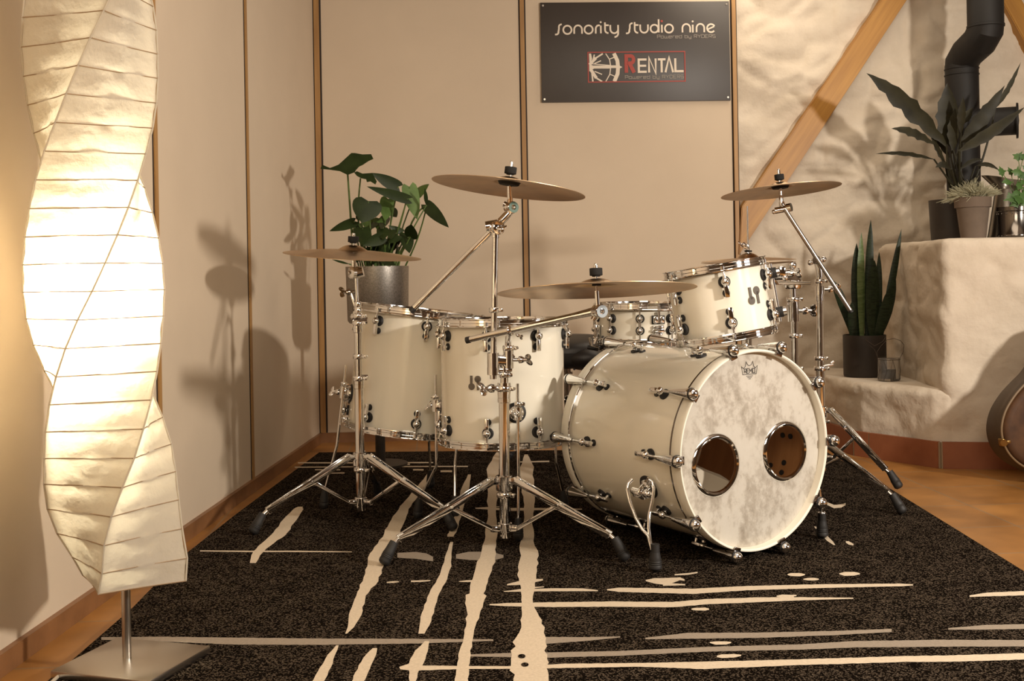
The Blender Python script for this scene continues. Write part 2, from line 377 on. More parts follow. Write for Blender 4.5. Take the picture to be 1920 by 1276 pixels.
def stripe(pts, vert, mi, jag=.12, n=7):
    mb.mi = mi; lay[0] += 1; z = (.0007 if mi == 2 else .0013)+lay[0]*.000004
    out = []
    for (x0,y0,w0), (x1,y1,w1) in zip(pts, pts[1:]):
        k = max(2, int(math.hypot(x1-x0, y1-y0)/n))
        for i in range(k):
            t = i/k; out.append((x0+(x1-x0)*t, y0+(y1-y0)*t, w0+(w1-w0)*t))
    out.append(pts[-1]); A, B = [], []
    for i, (x, y, w) in enumerate(out):
        a, b = (w/2*(1+jag*rs.uniform(-1.3,1.3)) for _ in '12')
        if vert: A.append(mb.v(G(x-a, y, 0)+V((0,0,z)))); B.append(mb.v(G(x+b, y, 0)+V((0,0,z))))
        else: A.append(mb.v(G(x, y-a, 0)+V((0,0,z)))); B.append(mb.v(G(x, y+b, 0)+V((0,0,z))))
    for i in range(len(A)-1): mb.face([A[i], A[i+1], B[i+1], B[i]])
def ca(l): return [(440+x/2.526, 840+y/2.526, w/2.526) for x, y, w in l]
def cb(l): return [(1160+x/2.526, 840+y/2.526, w/2.526) for x, y, w in l]
for l in ([(85,545,30),(110,490,50),(160,450,55),(220,400,70),(260,340,60),(300,290,45),(312,278,25)],
 [(528,880,8),(550,850,30),(570,790,55),(600,700,45),(640,630,75),(670,560,80),(690,500,100),(735,420,75),(775,340,65),(800,290,50),(845,230,45),(885,180,35),(925,115,14)],
 [(885,880,30),(905,820,55),(915,780,55),(945,690,50),(985,620,45),(1005,560,40),(1015,500,25),(1028,445,14)],
 [(1022,420,30),(1030,400,35),(1055,330,30),(1080,250,30),(1090,200,35),(1112,125,15)],
 [(1070,1130,65),(1085,1000,55),(1110,880,45),(1130,790,60),(1140,700,105),(1145,690,75),(1170,600,75),(1190,540,85),(1205,480,60),(1215,400,55),(1220,300,40),(1220,230,50),(1225,150,45),(1225,100,60),(1240,40,30),(1245,20,12)],
 [(1405,1130,175),(1395,980,165),(1400,900,140),(1410,850,115),(1395,780,70),(1385,720,55),(1385,660,65),(1385,600,85),(1395,510,85),(1385,440,65),(1390,350,40),(1395,250,55),(1385,150,60),(1385,90,60),(1380,30,15)],
 [(385,1130,60),(430,1040,50),(460,980,35),(487,935,12)], [(570,1130,60),(620,1030,60),(645,980,50),(664,948,20)],
 [(840,1130,25),(850,1045,50),(870,1000,75),(885,960,60),(913,915,22)]): stripe(ca(l), True, 1)
for l in ([(930,372,10),(960,400,22),(1000,440,25),(1022,460,8)],): stripe(cb(l), True, 1, .05)
for l in ([(1275,680,3),(1350,675,12),(1500,672,14),(1650,672,14),(1720,676,5)], [(1290,648,6),(1370,636,24),(1460,624,8)], [(1385,664,8),(1465,658,4)],
 [(720,637,5),(750,635,9),(778,634,4)], [(835,632,7),(880,631,8),(927,628,5)], [(1062,633,3),(1100,631,9),(1135,630,8)],
 [(780,1040,6),(840,1036,40),(890,1038,18)], [(1290,275,3),(1140,285,4)][::-1], [(1140,285,5),(1300,291,14),(1500,289,9),(1645,290,5)], [(1350,66,5),(1490,63,7)],
 [(300,70,5),(600,70,6),(940,69,5)], [(285,91,5),(700,88,5),(1105,87,5)], [(380,103,5),(500,103,5)], [(455,119,4),(520,118,5)], [(845,103,7),(895,103,7)], [(975,110,9),(1030,110,9)], [(760,77,7),(830,77,7)]):
    stripe(ca(l), False, 1, .05)
for l in ([(800,600,4),(815,600,14),(860,601,16),(882,600,5)], [(875,622,4),(895,622,12),(930,622,12),(948,622,5)], [(1045,596,5),(1070,597,18),(1115,596,18),(1142,596,6)],
 [(345,764,5),(365,764,13),(410,764,14),(428,764,6)], [(432,922,4),(460,925,16),(510,924,15),(533,922,5)], [(465,988,7),(490,987,17),(545,985,17),(580,983,6)],
 [(748,703,5),(775,702,14),(842,699,6)], [(780,712,8),(830,706,6)], [(128,628,5),(170,630,26),(230,633,34),(290,620,14),(312,626,8)], [(210,646,14),(315,648,6)], [(265,601,6),(330,597,9),(374,590,6)],
 [(968,246,6),(985,262,14),(1020,278,16),(1055,274,16),(1075,266,10)], [(1076,445,8),(1090,450,16),(1112,458,8)]): stripe(cb(l), False, 1, .05)
for l in ([(1138,1106,2),(1160,1106,8),(1300,1109,10),(1400,1103,8),(1550,1099,7),(1690,1097,5),(1712,1097,2)],
 [(918,1134,2),(950,1134,6),(1030,1134,9),(1150,1133,10),(1260,1134,10),(1330,1128,10),(1420,1125,9),(1500,1123,6),(1600,1122,2)],
 [(1818,1118,3),(1850,1115,7),(1990,1110,9)],
 [(750,1254,3),(775,1253,10),(860,1252,6),(950,1252,5),(1060,1249,8),(1200,1247,7),(1320,1248,14),(1500,1242,11),(1700,1236,11),(1790,1235,12),(1990,1229,12)],
 [(375,1033,2),(460,1034,2.5),(560,1034,2.5),(660,1035,1.5)]): stripe(l, False, 1, .05)
for l in ([(190,1197,5),(300,1198,9),(440,1202,13),(600,1203,12),(780,1202,9),(925,1200,3)],
 [(860,1229,3),(960,1228,8),(1030,1228,10),(1160,1225,9),(1330,1217,9),(1500,1213,10),(1600,1208,12),(1750,1206,13),(1990,1206,12)],
 [(1010,1201,14),(1100,1198,7),(1163,1194,2)], [(1210,1197,3),(1290,1192,11),(1420,1191,10),(1560,1187,8),(1672,1182,6)], [(1778,1179,3),(1850,1176,9),(1990,1173,9)],
 [(745,1041,9),(780,1041,13),(800,1044,13),(812,1048,8)], [(855,1043,8),(880,1042,16),(925,1043,15),(944,1043,5)]): stripe(l, False, 2, .04)
mb.mi = 0
for x, y in ((1360,988),(1375,1028)):
    c = ca([(x, y, 1)])[0]; mb.poly([G(c[0]+7*cos(t), c[1]+4*sin(t))+V((0,0,.0022)) for t in (2*PI*k/14 for k in range(14))])
rug = obj('rug', mb, [rugm, rugc, rugg], smooth=False)
tag(rug, 'large black speckled rug with cream paint-like stripes under the drum kit', 'rug'); recentre(rug, V((.2,3.4,0)))
# ================================================================= SIGN
sc_ = [bw(x, y, .014) for x, y in ((1013,4),(1366,3),(1371,189),(1016,191))]
so = sum(sc_, V())/4; sw = ((sc_[1]-sc_[0]).length+(sc_[2]-sc_[3]).length)/2; sh = ((sc_[0]-sc_[3]).length+(sc_[1]-sc_[2]).length)/2
sm = M((WD, V((0,0,1)), WN)).transposed().to_4x4(); sm.translation = so
sg = thing('sign_board', 'dark grey rectangular sign board with cream studio name on the panelled wall', 'sign', sm)
mb = MB(); mb.box((0,0,-.006), (sw, sh, .012), bev=.001); obj('board', mb, signm, sg, True)
mb = MB()
for sx in (-1, 1):
    for sy in (-1, 1): mb = MB(); mb.cyl((sx*(sw/2-.014), sy*(sh/2-.016), 0), (sx*(sw/2-.014), sy*(sh/2-.016), .003), .005); obj('corner_screw', mb, steel, sg, True)
pass
cxs, cys = (60+1766+1782+74)/4, (25+15+908+918)/4; kx, ky = sw/1707, sh/893
LZ[0] = .0008
def sp(x, y): return V(((x-cxs)*kx, (cys-y)*ky, LZ[0]))
def arc(cx, cy, rx, ry, a0, a1, n=16): return [(cx+rx*cos(rad(a0+(a1-a0)*i/n)), cy-ry*sin(rad(a0+(a1-a0)*i/n))) for i in range(n+1)]
mb = MB(); W_ = 15
def stk(p, w=None, closed=False): mb.ribbon(p, w or W_, sp, closed)
def g_o(x, y=265, r=37): stk(arc(x, y, r, r, 0, 360, 28)[:-1], closed=True)
def g_s(x, y):  # long italic s
    stk(arc(x+50, y-58, 22, 22, 80, 180, 8)+[(x+28, y-40),(x+22, y-10)]+arc(x+2, y-12, 22, 22, -10, -90, 6)+[(x-8, y+10)])
def g_n(x, y=300): stk([(x,y)]+arc(x+35, y-38, 35, 37, 180, 0, 14)+[(x+70,y)])
def g_i(x, y=300, red=False):
    stk([(x,y),(x,y-70)])
    if not red: mb.poly([sp(*p) for p in arc(x, y-100, 9, 9, 0, 360, 12)[:-1]][::-1])
def g_t(x, y=300): stk([(x,y-98),(x,y-30)]+arc(x+28, y-30, 28, 28, 180, 275, 8)); stk([(x-6,y-72),(x+34,y-72)])
def g_u(x, y=300, wd=70): stk([(x,y-74)]+arc(x+wd/2, y-36, wd/2, 36, 180, 360, 14)+[(x+wd,y-74)])
g_s(203, 297); g_o(307, 266); g_n(368, 302); g_o(498, 265); stk([(562,302)]+arc(590, 262, 28, 34, 180, 70, 10)); g_i(608, 300); g_t(646, 300); g_u(694, 300)
stk([(764,226),(764,300)]+arc(730, 300, 34, 34, 0, -90, 8))
obj('studio_lettering', mb, signw, sg, True, smooth=False, recalc=False); mb = MB()
g_s(842, 292); g_t(914, 300); g_u(964, 298); g_o(1092, 262, 35); stk([(1131,178),(1131,296)]); g_i(1160, 298, True); g_o(1224, 262, 37)
obj('studio_lettering', mb, signw, sg, True, smooth=False, recalc=False); mb = MB()
g_n(1346, 298); g_i(1440, 300); g_n(1474, 298); stk(arc(1606, 262, 36, 36, -40, -330, 26)[::-1]+[(1572,274)][:0]); stk([(1572,274),(1636,246)], 13)
obj('studio_lettering', mb, signw, sg, True, smooth=False, recalc=False)
mb = MB(); mb.poly([sp(*p) for p in arc(1160, 195, 11, 11, 0, 360, 12)[:-1]][::-1]); obj('red_dot', mb, signr, sg, True, smooth=False, recalc=False)
TECH = {'P':[[(0,0),(0,1),(.85,1),(.85,.45),(0,.45)]], 'o':[[(0,0),(.8,0),(.8,.7),(0,.7),(0,0)]], 'w':[[(0,.7),(0,0),(1,0),(1,.7)],[(.5,0),(.5,.7)]],
 'e':[[(.8,0),(0,0),(0,.7),(.8,.7),(.8,.35),(0,.35)]], 'r':[[(0,0),(0,.7),(.6,.7)]], 'd':[[(.8,1),(.8,0),(0,0),(0,.7),(.8,.7)]], 'b':[[(0,1),(0,0),(.8,0),(.8,.7),(0,.7)]],
 'y':[[(0,.7),(0,0),(.8,0)],[(.8,.7),(.8,-.3),(.15,-.3)]], 'R':[[(0,0),(0,1),(.85,1),(.85,.45),(0,.45)],[(.4,.45),(.85,0)]], 'Y':[[(0,1),(.45,.5),(.9,1)],[(.45,.5),(.45,0)]],
 'D':[[(0,0),(0,1),(.7,1),(.9,.8),(.9,.2),(.7,0),(0,0)]], 'E':[[(.85,0),(0,0),(0,1),(.85,1)],[(0,.5),(.7,.5)]], 'S':[[(0,0),(.85,0),(.85,.5),(0,.5),(0,1),(.85,1)]],
 'M':[[(0,0),(0,1),(.5,.4),(1,1),(1,0)]], 'O':[[(0,0),(.95,0),(.95,1),(0,1),(0,0)]], 'A':[[(0,0),(.45,1),(.9,0)],[(.2,.4),(.7,.4)]], 'I':[[(0,0),(0,1)]], 'T':[[(0,1),(.9,1)],[(.45,0),(.45,1)]]}
ADV = {'w':1.3, 'M':1.35, 'r':.85, ' ':.6, 'I':.35}
def text(mb, s, x, y, wtot, h, stroke, fn):
    tot = sum(ADV.get(c, 1.12) for c in s)-.2; k = wtot/tot
    for c in s:
        for st in TECH.get(c, []): mb.ribbon([(x+a*k, y-b*h) for a, b in st], stroke, fn)
        x += ADV.get(c, 1.12)*k
mb = MB(); text(mb, 'Powered by RYDERS', 1117, 348, 528, 28, 4.5, sp); obj('small_lettering', mb, signg, sg, True, smooth=False, recalc=False); mb = MB(); text(mb, 'Powered by RYDERS', 820, 709, 530, 28, 4.5, sp)
obj('small_lettering', mb, signg, sg, True, smooth=False, recalc=False)
mb = MB(); mb.ribbon([(488,470),(1363,470),(1363,736),(488,736)], 10, sp, True); LZ[0] = max(LZ[0], .0012)
mb.ribbon([(832,655),(832,505),(870,505)]+arc(872,538,26,33,90,-90,10)+[(842,571)], 32, sp); mb.ribbon([(856,560),(902,655)], 34, sp)
obj('red_print', mb, signr, sg, True, smooth=False, recalc=False)
mb = MB(); LZ[0] = .0008
for st in ([(1016,538),(945,538),(945,648),(1016,648)], [(945,594),(1012,594)], [(1038,655),(1038,520),(1098,665),(1098,530)], [(1118,538),(1188,538)], [(1152,530),(1152,655)], [(1186,655),(1220,520),(1255,655)], [(1276,530),(1276,646),(1350,646)]):
    mb.ribbon(st, 19, sp)
obj('rental_lettering', mb, signw, sg, True, smooth=False, recalc=False); mb = MB()
mb.poly([sp(x, y) for x, y in ((498,480),(516,480),(525,530),(500,570))][::-1])
mb.ribbon([(722,480),(752,545),(758,605),(752,665),(722,732)], 34, sp); mb.ribbon([(752,604),(797,604)], 40, sp, False, [1,.02])
mb.ribbon([(648,482),(682,535),(692,600),(682,668),(645,732)], 9, sp)
for a, b, w in (((500,600),(745,600),24), ((500,580),(560,520),26), ((560,520),(622,482),14), ((520,572),(690,588),7), ((505,610),(690,612),8), ((510,622),(560,700),28), ((560,700),(612,732),14), ((520,640),(528,732),14), ((545,640),(612,668),9), ((545,570),(605,545),9), ((530,560),(545,490),12),
   ((686,530),(735,512),8), ((686,668),(735,690),8)): mb.ribbon([a, b], w, sp)
mb.poly([sp(x, y) for x, y in ((498,575),(540,590),(540,615),(498,640))][::-1])
obj('rental_emblem', mb, signw, sg, True, smooth=False, recalc=False)
# ================================================================= PAPER FLOOR LAMP
LY = 2.42
lb = G(249,1247,0); lp = V((P(236,1150,LY).x, lb.y, 0)); LY = lb.y
lamp = thing('floor_lamp', 'tall twisted white paper floor lamp glowing beside the left wall', 'lamp', lp)
mb = MB(); mb.box((lb.x, lb.y, .0085), (.243,.225,.017), M.Rotation(rad(-17), 3, 'Z'), .002); obj('base_plate', mb, steel, lamp)
mb = MB(); pt = P(231,1060,LY); mb.cyl((lp.x, lp.y, .017), V((pt.x, lp.y, 1.9)), .0095); obj('pole', mb, steel, lamp)
def interp(tab, x):
    for (a, p), (b, q) in zip(tab, tab[1:]):
        if x <= b: return p+(q-p)*(x-a)/(b-a)
    return tab[-1][1]
CXT = [(-260,165),(0,172),(100,170),(250,174),(310,173),(420,176),(535,178),(620,179),(720,190),(850,207),(930,211),(1000,226),(1045,243),(1090,252)]
RHO = [(-260,118),(100,119),(535,124),(720,122),(930,116),(1050,111),(1090,108)]
papm = bpy.data.materials.new('washi_paper'); papm.use_nodes = True
nt = papm.node_tree; nt.nodes.clear(); out = nt.nodes.new('ShaderNodeOutputMaterial')
df = nt.nodes.new('ShaderNodeBsdfDiffuse'); tr = nt.nodes.new('ShaderNodeBsdfTranslucent'); mx = nt.nodes.new('ShaderNodeMixShader'); mx.inputs[0].default_value = .42
df.inputs['Color'].default_value = (.56,.51,.43,1); tr.inputs['Color'].default_value = (.95,.88,.73,1)
tc = nt.nodes.new('ShaderNodeTexCoord'); nz_ = nt.nodes.new('ShaderNodeTexNoise'); nz_.inputs['Scale'].default_value = 17; nz_.inputs['Detail'].default_value = 8
bp = nt.nodes.new('ShaderNodeBump'); bp.inputs['Strength'].default_value = .75; bp.inputs['Distance'].default_value = .012
for a, b in ((tc.outputs['Object'], nz_.inputs['Vector']), (nz_.outputs['Fac'], bp.inputs['Height']), (bp.outputs['Normal'], df.inputs['Normal']), (bp.outputs['Normal'], tr.inputs['Normal']), (df.outputs[0], mx.inputs[1]), (tr.outputs[0], mx.inputs[2]), (mx.outputs[0], out.inputs['Surface'])): nt.links.new(a, b)
wires_y = []; y = -255
while y < 1080: wires_y.append(y); y += 50
wires_y[-1] = 1082 if 1082-wires_y[-1] < 30 else wires_y[-1]
if wires_y[-1] < 1080: wires_y.append(1083)
def shp(yp, k, s, pinch=0.0):
    """point on the twisted square shade: level yp (px of the front), side k, s 0..1 along the side"""
    t = (yp-95)/(535-95)*90 if yp < 535 else 90+(yp-535)/(930-535)*90
    u, w = uw(interp(CXT, yp), yp); cxw = u/F*LY; zc = H+w/F*LY; r = interp(RHO, yp)/F*LY*(1-pinch)
    a0, a1 = rad(k*90-t+20.5), rad((k+1)*90-t+20.5)
    p = V((sin(a0), -cos(a0)))*(1-s)+V((sin(a1), -cos(a1)))*s
    p *= r*(1-.05*sin(PI*s)*(1 if pinch else .4))
    return V((cxw+p.x, lp.y+p.y, zc))
mb = MB(); rows = []; NS = 8; rr = random.Random(5)
for i, yw in enumerate(wires_y):
    subs = [(0, 0)] if i == len(wires_y)-1 else [(0,0),(.3,.018),(.6,.02),(.85,.01)]
    for f, pin in subs:
        yy = yw+(wires_y[min(i+1, len(wires_y)-1)]-yw)*f; ring = []
        for k in range(4):
            for j in range(NS):
                p = shp(yy, k, j/NS, pin); amp = .0065 if f else .0016
                d = V((p.x-lp.x, p.y-lp.y, 0)).normalized()
                q = p+d*noise.noise(V((k*7.3+j*.42, yy*.045, 2)))*amp*1.6*sin(PI*min(1,(j+.35)/NS*1.0)); q.z += rr.uniform(-1,1)*(.0012 if f else .0006)
                ring.append(mb.v(q))
        rows.append(ring)
for A, B in zip(rows, rows[1:]):
    n = len(A)
    for i in range(n): mb.face([A[i], A[(i+1)%n], B[(i+1)%n], B[i]])
obj('paper_shade', mb, papm, lamp, sharp=50)
mb = MB()
for yw in wires_y:
    pts = []
    for k in range(4):
        for j in range(4): pts.append(shp(yw, k, j/4, -.014))
    mb.tube(pts, .0013, 5, closed=True)
obj('shade_wire', mb, mat('lamp_wire', (.30,.20,.11), .6), lamp)
mb = MB()
for k in range(4):
    mb.tube([shp(yw, k, 0, -.006) for yw in wires_y], .0020, 6)
obj('corner_seam', mb, papm, lamp)
mb = MB(); bz = P(185,575,LY); mb.sph((bz.x-.03, lp.y, bz.z), .026); mb.cyl((bz.x-.03,lp.y,bz.z-.05),(bz.x-.03,lp.y,bz.z-.022),.014)
bulbm = mat('lamp_bulb', (1,.85,.6), .4); BS(bulbm).inputs['Emission Color'].default_value = (1,.75,.42,1); BS(bulbm).inputs['Emission Strength'].default_value = 6
obj('bulb', mb, bulbm, lamp)
mb = MB(); c = [G(x, y)+V((0,0,.006)) for x, y in ((140,1262),(128,1266),(112,1270),(90,1290))]; c[0].z = .008; mb.tube(c, .004, 8); obj('power_cord', mb, mat('cream_cord', (.5,.42,.32), .5), lamp)
# ================================================================= DRUM HARDWARE
def memlock(mb, p, ax, r, ear=None):
    """clamp ring with an ear and a square-headed bolt"""
    p, ax = V(p), V(ax).normalized(); e = V(ear) if ear is not None else V((1,-.4,0)); e = (e-ax*e.dot(ax)).normalized(); s = ax.cross(e)
    mb.lathe([(r*.6,-.008),(r+.0045,-.008),(r+.006,-.006),(r+.006,.006),(r+.0045,.008),(r*.6,.008)], p, ax, 20)
    mb.box(p+e*(r+.010), (.016,.010,.012), M((e, s, ax)).transposed(), .002)
    mb.cyl(p+e*(r+.011)-s*.011, p+e*(r+.011)+s*.013, .0035, seg=10); mb.cyl(p+e*(r+.011)+s*.009, p+e*(r+.011)+s*.015, .0052, seg=8)
def wing(mb, p, d, up=V((0,0,1)), k=1.0):
    p, d = V(p), V(d).normalized(); up = (up-d*up.dot(d)).normalized(); s = d.cross(up)
    mb.cyl(p-d*.004*k, p+d*.026*k, .0045*k, seg=10); mb.lathe([(.0,.006*k),(.009*k,.006*k),(.009*k,.012*k),(.006*k,.018*k),(0,.018*k)], p, d, 14)
    m = M((up, s, d)).transposed()
    m = M.Rotation(rad(38), 3, d) @ m; up = m @ V((1,0,0))
    for q in (-1, 1): mb.sph(p+d*.029*k+up*q*.0080*k, .0092*k, 14, (1.15,.24,.85), m @ M.Rotation(rad(-q*20), 3, 'Y'))
def sleeve(mb, p, ax, r, h):
    mb.lathe([(r*.7,0),(r*.93,0),(r,h*.04),(r,h*.45),(r*.95,h*.47),(r*.95,h*.52),(r,h*.54),(r,h*.96),(r*.93,h),(r*.7,h)], p, ax, 20)
def tripod(st, c, hubz, spread, angs, colz, rb, leg_r=.0, foot_end=None):
    """three flat channel legs with braces, rubber feet; parts of the stand"""
    c = V((c[0], c[1], 0))
    mb = MB(); sleeve(mb, c+V((0,0,hubz-.03)), (0,0,1), rb+.009, .045); memlock(mb, c+V((0,0,hubz-.045)), (0,0,1), rb+.001)
    m2_ = MB(); sleeve(m2_, c+V((0,0,colz-.012)), (0,0,1), rb+.006, .026)
    for a in angs:
        d = V((sin(a), -cos(a), 0)); s = V((0,0,1)).cross(d)
        for z, q in ((hubz, mb), (colz, m2_)):
            q.box(c+d*(rb+.016)+V((0,0,z)), (.03,.020,.018), M((d, s, V((0,0,1)))).transposed(), .004)
    obj('hub', mb, chrome, st); obj('brace_collar', m2_, chrome, st)
    for a in angs:
        d = V((sin(a), -cos(a), 0)); s = V((0,0,1)).cross(d)
        A = c+d*(rb+.020)+V((0,0,hubz+.006)); B = c+d*(spread-.055)+V((0,0,.072)); ax = (B-A).normalized(); n = s.cross(ax); R_ = M((ax, s, n)).transposed()
        mb = MB(); Lh = (B-A).length
        for q in (-1, 1): mb.box((A+B)/2+s*q*.0095, (Lh,.0022,.021), R_, .0008)
        mb.box((A+B)/2+n*.0085, (Lh,.019,.002), R_, .0008)
        mb.cyl(A-s*.011, A+s*.011, .006, seg=10); mid = A+(B-A)*.47
        mb.cyl(mid-s*.0125, mid+s*.0125, .005, seg=10)
        E = c+d*(spread-.035)+V((0,0,.056)); mb.tube([B-ax*.02, B, E], .0075, 10)
        lg = obj('leg', mb, chrome, st)
        mb = MB(); fa = V((E-(c+d*spread))).normalized(); fa = (V((0,0,1))-d*.62).normalized(); T = c+d*(spread+.0)+V((0,0,.0))
        T = E-fa*(E.z-.0135)/fa.z
        mb.lathe([(0,-.010),(.010,-.009),(.0165,-.003),(.0175,.004),(.0165,.012),(.0175,.014),(.0165,.016),(.0175,.018),(.0165,.020),(.0172,.022),(.0150,.034),(.0135,.052),(.0125,.062),(0,.063)], T, fa, 20)
        obj('rubber_foot', mb, rubber, lg)
        mb = MB(); K = c+d*(rb+.026)+V((0,0,colz)); bx = (K-mid).normalized(); n2 = s.cross(bx); R2 = M((bx, s, n2)).transposed()
        mb.box((K+mid)/2+s*.0055, (((K-mid).length)+.012,.002,.012), R2, .0008); mb.box((K+mid)/2-s*.0055, (((K-mid).length)+.012,.002,.012), R2, .0008)
        mb.cyl(K-s*.009, K+s*.009, .005, seg=10)
        obj('brace', mb, chrome, lg)
def tilter(mb, p, ax, face, r=.017, disc=None):
    """round toothed joint: two discs whose axle points along face"""
    p, f = V(p), V(face).normalized()
    mb.lathe([(0,-.018),(r*.8,-.018),(r,-.015),(r,-.003),(r*.93,-.002),(r*.93,.002),(r,.003),(r,.015),(r*.8,.018),(0,.018)], p, f, 22)
    mb.sph(p+f*.020, .006, 10)
def cymbal_top(st, c, n, rod_to, cup=True, top=.045):
    """threaded rod, felts/sleeve above and below the cymbal, nut: parts of the stand"""
    c, n = V(c), V(n).normalized()
    mb = MB(); mb.cyl(rod_to, c+n*top, .0035, seg=10); mb.cyl(c+n*(top-.022), c+n*(top-.002), .0062, seg=12); mb.sph(c+n*(top-.002), .0062, 10)
    obj('threaded_rod', mb, chrome, st)
    mb = MB()
    mb.lathe([(.0,.006),(.012,.006),(.012,.009),(.0180,.009),(.0185,.010),(.0185,.0285),(.0180,.0295),(0,.0295)], c, n, 24)
    if cup: mb.lathe([(.0,-.026),(.030,-.026),(.037,-.013),(.036,-.011),(0,-.011)], c, n, 28)
    else: mb.lathe([(.0,-.020),(.013,-.020),(.013,-.0065),(0,-.0065)], c, n, 20)
    obj('felt_washer', mb, felt, st)
def rubtip(st, a, b, r):
    mb = MB(); mb.cyl(a, b, r*1.06, seg=14); obj('end_cap', mb, rubber, st)
# ================================================================= CYMBALS
def cymbal(label, px, Y, R, ax_, ay_, bell=.055, logo=None, bowh=None):
    c = P(px[0], px[1], Y); n = V((sin(rad(ax_)), sin(rad(ay_)), 1)).normalized()
    m = basis(n, V((0,1,0))).to_4x4(); m.translation = c
    prof = [(.006,.0)]; bh = .0185
    for i in range(1, 9): t = i/8; prof.append((.006+(bell-.006)*t, -bh*(t**2.0)))
    bh2 = bowh or R*.075
    for i in range(1, 15): t = i/14; prof.append((bell+(R-bell)*t, -bh-bh2*(t**1.55)))
    th = .0013; mb = MB(); mb.lathe(prof+[(r, z-th) for r, z in prof[::-1]], (0,0,0), (0,0,1), 96, closed=True)
    o = obj('cymbal', mb, bronze, None, sharp=50); o.matrix_world = m; WM[o] = m
    tag(o, label, 'cymbal', 'bronze cymbals of the drum kit')
    if logo:
        mb = MB()
        def fn(x, y, R=R):
            a = rad(logo)+x/(R*.62); r = R*.62-y; t = (r-bell)/(R-bell); return V((r*cos(a), r*sin(a), -bh-bh2*(t**1.55)-th-.0007))
        text(mb, 'PAISTE', -.085, .014, .17, .030, .006, fn); obj('printed_logo', mb, redink, o, True, smooth=False, recalc=False)
    return o, c, n
ZC, ZS, ZR_ = 3.42, 3.83, 4.36
cyL = cymbal('bronze cymbal furthest left, on the stand in front of the potted monstera', (662,459), ZS, .236, 4.3, -4.0, .052)
cyT = cymbal('highest bronze cymbal, sloping down to the right above the floor toms', (956,331), ZC, .237, 7.9, 2.6, .05)
cyR = cymbal('largest bronze ride cymbal, level above the bass drum', (1118,522), 3.17, .283, -.9, 5.6, .06, logo=-108, bowh=.016)
cyX = cymbal('bronze cymbal furthest right, in front of the diagonal wooden beam', (1462,341), ZR_, .231, -4.2, 3.6, .05, logo=-112)
# ================================================================= CYMBAL STANDS
SG = 'chrome stands of the drum kit'
stL = thing('cymbal_stand', 'chrome tripod cymbal stand furthest left, holding the cymbal before the monstera', 'stand', P(675,940,ZS).to_3d()*1, SG)
b = P(675,850,ZS); bx, by = b.x, b.y
WM[stL] = M.Translation(V((bx,by,0))); stL.matrix_world = WM[stL]
def Q(px, py, Y=None): return P(px, py, Y or ZS)
tripod(stL, (bx,by), P(675,856,ZS).z, .385, (rad(-60), rad(60), rad(178)), .065, .0155)
mb = MB(); mb.cyl((bx,by,.035), Q(673,722), .0155, seg=20); obj('base_tube', mb, chrome, stL)
mb = MB(); mb.cyl(Q(673,735), Q(671,600), .0125, seg=20); obj('middle_tube', mb, chrome, stL)
mb = MB(); sleeve(mb, Q(673,728), (0,0,1), .0185, .030); memlock(mb, Q(672.5,709), (0,0,1), .0145, (1,-.3,0)); mb.cyl(Q(672,705), Q(690,705), .006, seg=10); obj('clamp', mb, chrome, stL); mb = MB(); memlock(mb, Q(672,668), (0,0,1), .013); obj('memory_lock', mb, chrome, stL); mb = MB(); sleeve(mb, Q(671,623), (0,0,1), .0165, .032); memlock(mb, Q(671,606), (0,0,1), .013); mb.cyl(Q(664,600), Q(689,601), .0125, seg=16)
memlock(mb, Q(671,592), (0,0,1), .012); obj('clamp', mb, chrome, stL)
mb = MB(); mb.cyl(Q(671,602), Q(668,518), .0065, seg=14); sleeve(mb, Q(671,587), (0,0,1), .0125, .040); obj('upper_tube', mb, chrome, stL)
mb = MB(); mb.cyl(Q(668,547), Q(655,547), .006, seg=10); wing(mb, Q(661,547), (-1,-.35,0), k=1.25); mb.box(Q(664,568), (.008,.010,.085), M.Rotation(rad(-17), 3, 'Y'), .002); obj('wing_nut', mb, chrome, stL)
mb = MB(); tilter(mb, Q(665,511), None, (-.75,-.65,0), .021); mb.cyl(Q(668,512), Q(681,509), .017, seg=18); mb.cyl(Q(664,505), Q(662,480), .008, seg=14); obj('tilter', mb, chrome, stL)
cymbal_top(stL, cyL[1], cyL[2], Q(662,486), False, .038)
# ---- the big double stand in the middle
stC = thing('cymbal_stand', 'chrome double boom stand in front of the floor toms, holding two cymbals', 'stand', None, SG)
b = P(945,895,ZC); bx, by = b.x, b.y; WM[stC] = M.Translation(V((bx,by,0))); stC.matrix_world = WM[stC]
def Q(px, py, Y=None): return P(px, py, Y or ZC)
tripod(stC, (bx,by), P(945,900,ZC).z, .41, (rad(-60), rad(60), rad(180)), .060, .0165)
mb = MB(); mb.cyl((bx,by,.030), Q(945,750), .0165, seg=22); obj('base_tube', mb, chrome, stC)
mb = MB(); mb.cyl(Q(945,760), Q(946,672), .0125, seg=20); obj('middle_tube', mb, chrome, stC)
mb = MB(); sleeve(mb, Q(945,754), (0,0,1), .0200, .030); memlock(mb, Q(945,728), (0,0,1), .018, (1,-.6,0)); mb.cyl(Q(945,737), Q(945,717), .0205, seg=20); obj('clamp', mb, chrome, stC); mb = MB(); memlock(mb, Q(947,702), (0,0,1), .0135, (.3,-1,0)); obj('memory_lock', mb, chrome, stC)
mb = MB(); wing(mb, Q(930,727,ZC-.01), (-1,-.45,0), V((-.3,0,1)), 1.55); mb.cyl(Q(942,727), Q(930,727,ZC-.01), .008, seg=12); obj('wing_nut', mb, chrome, stC)
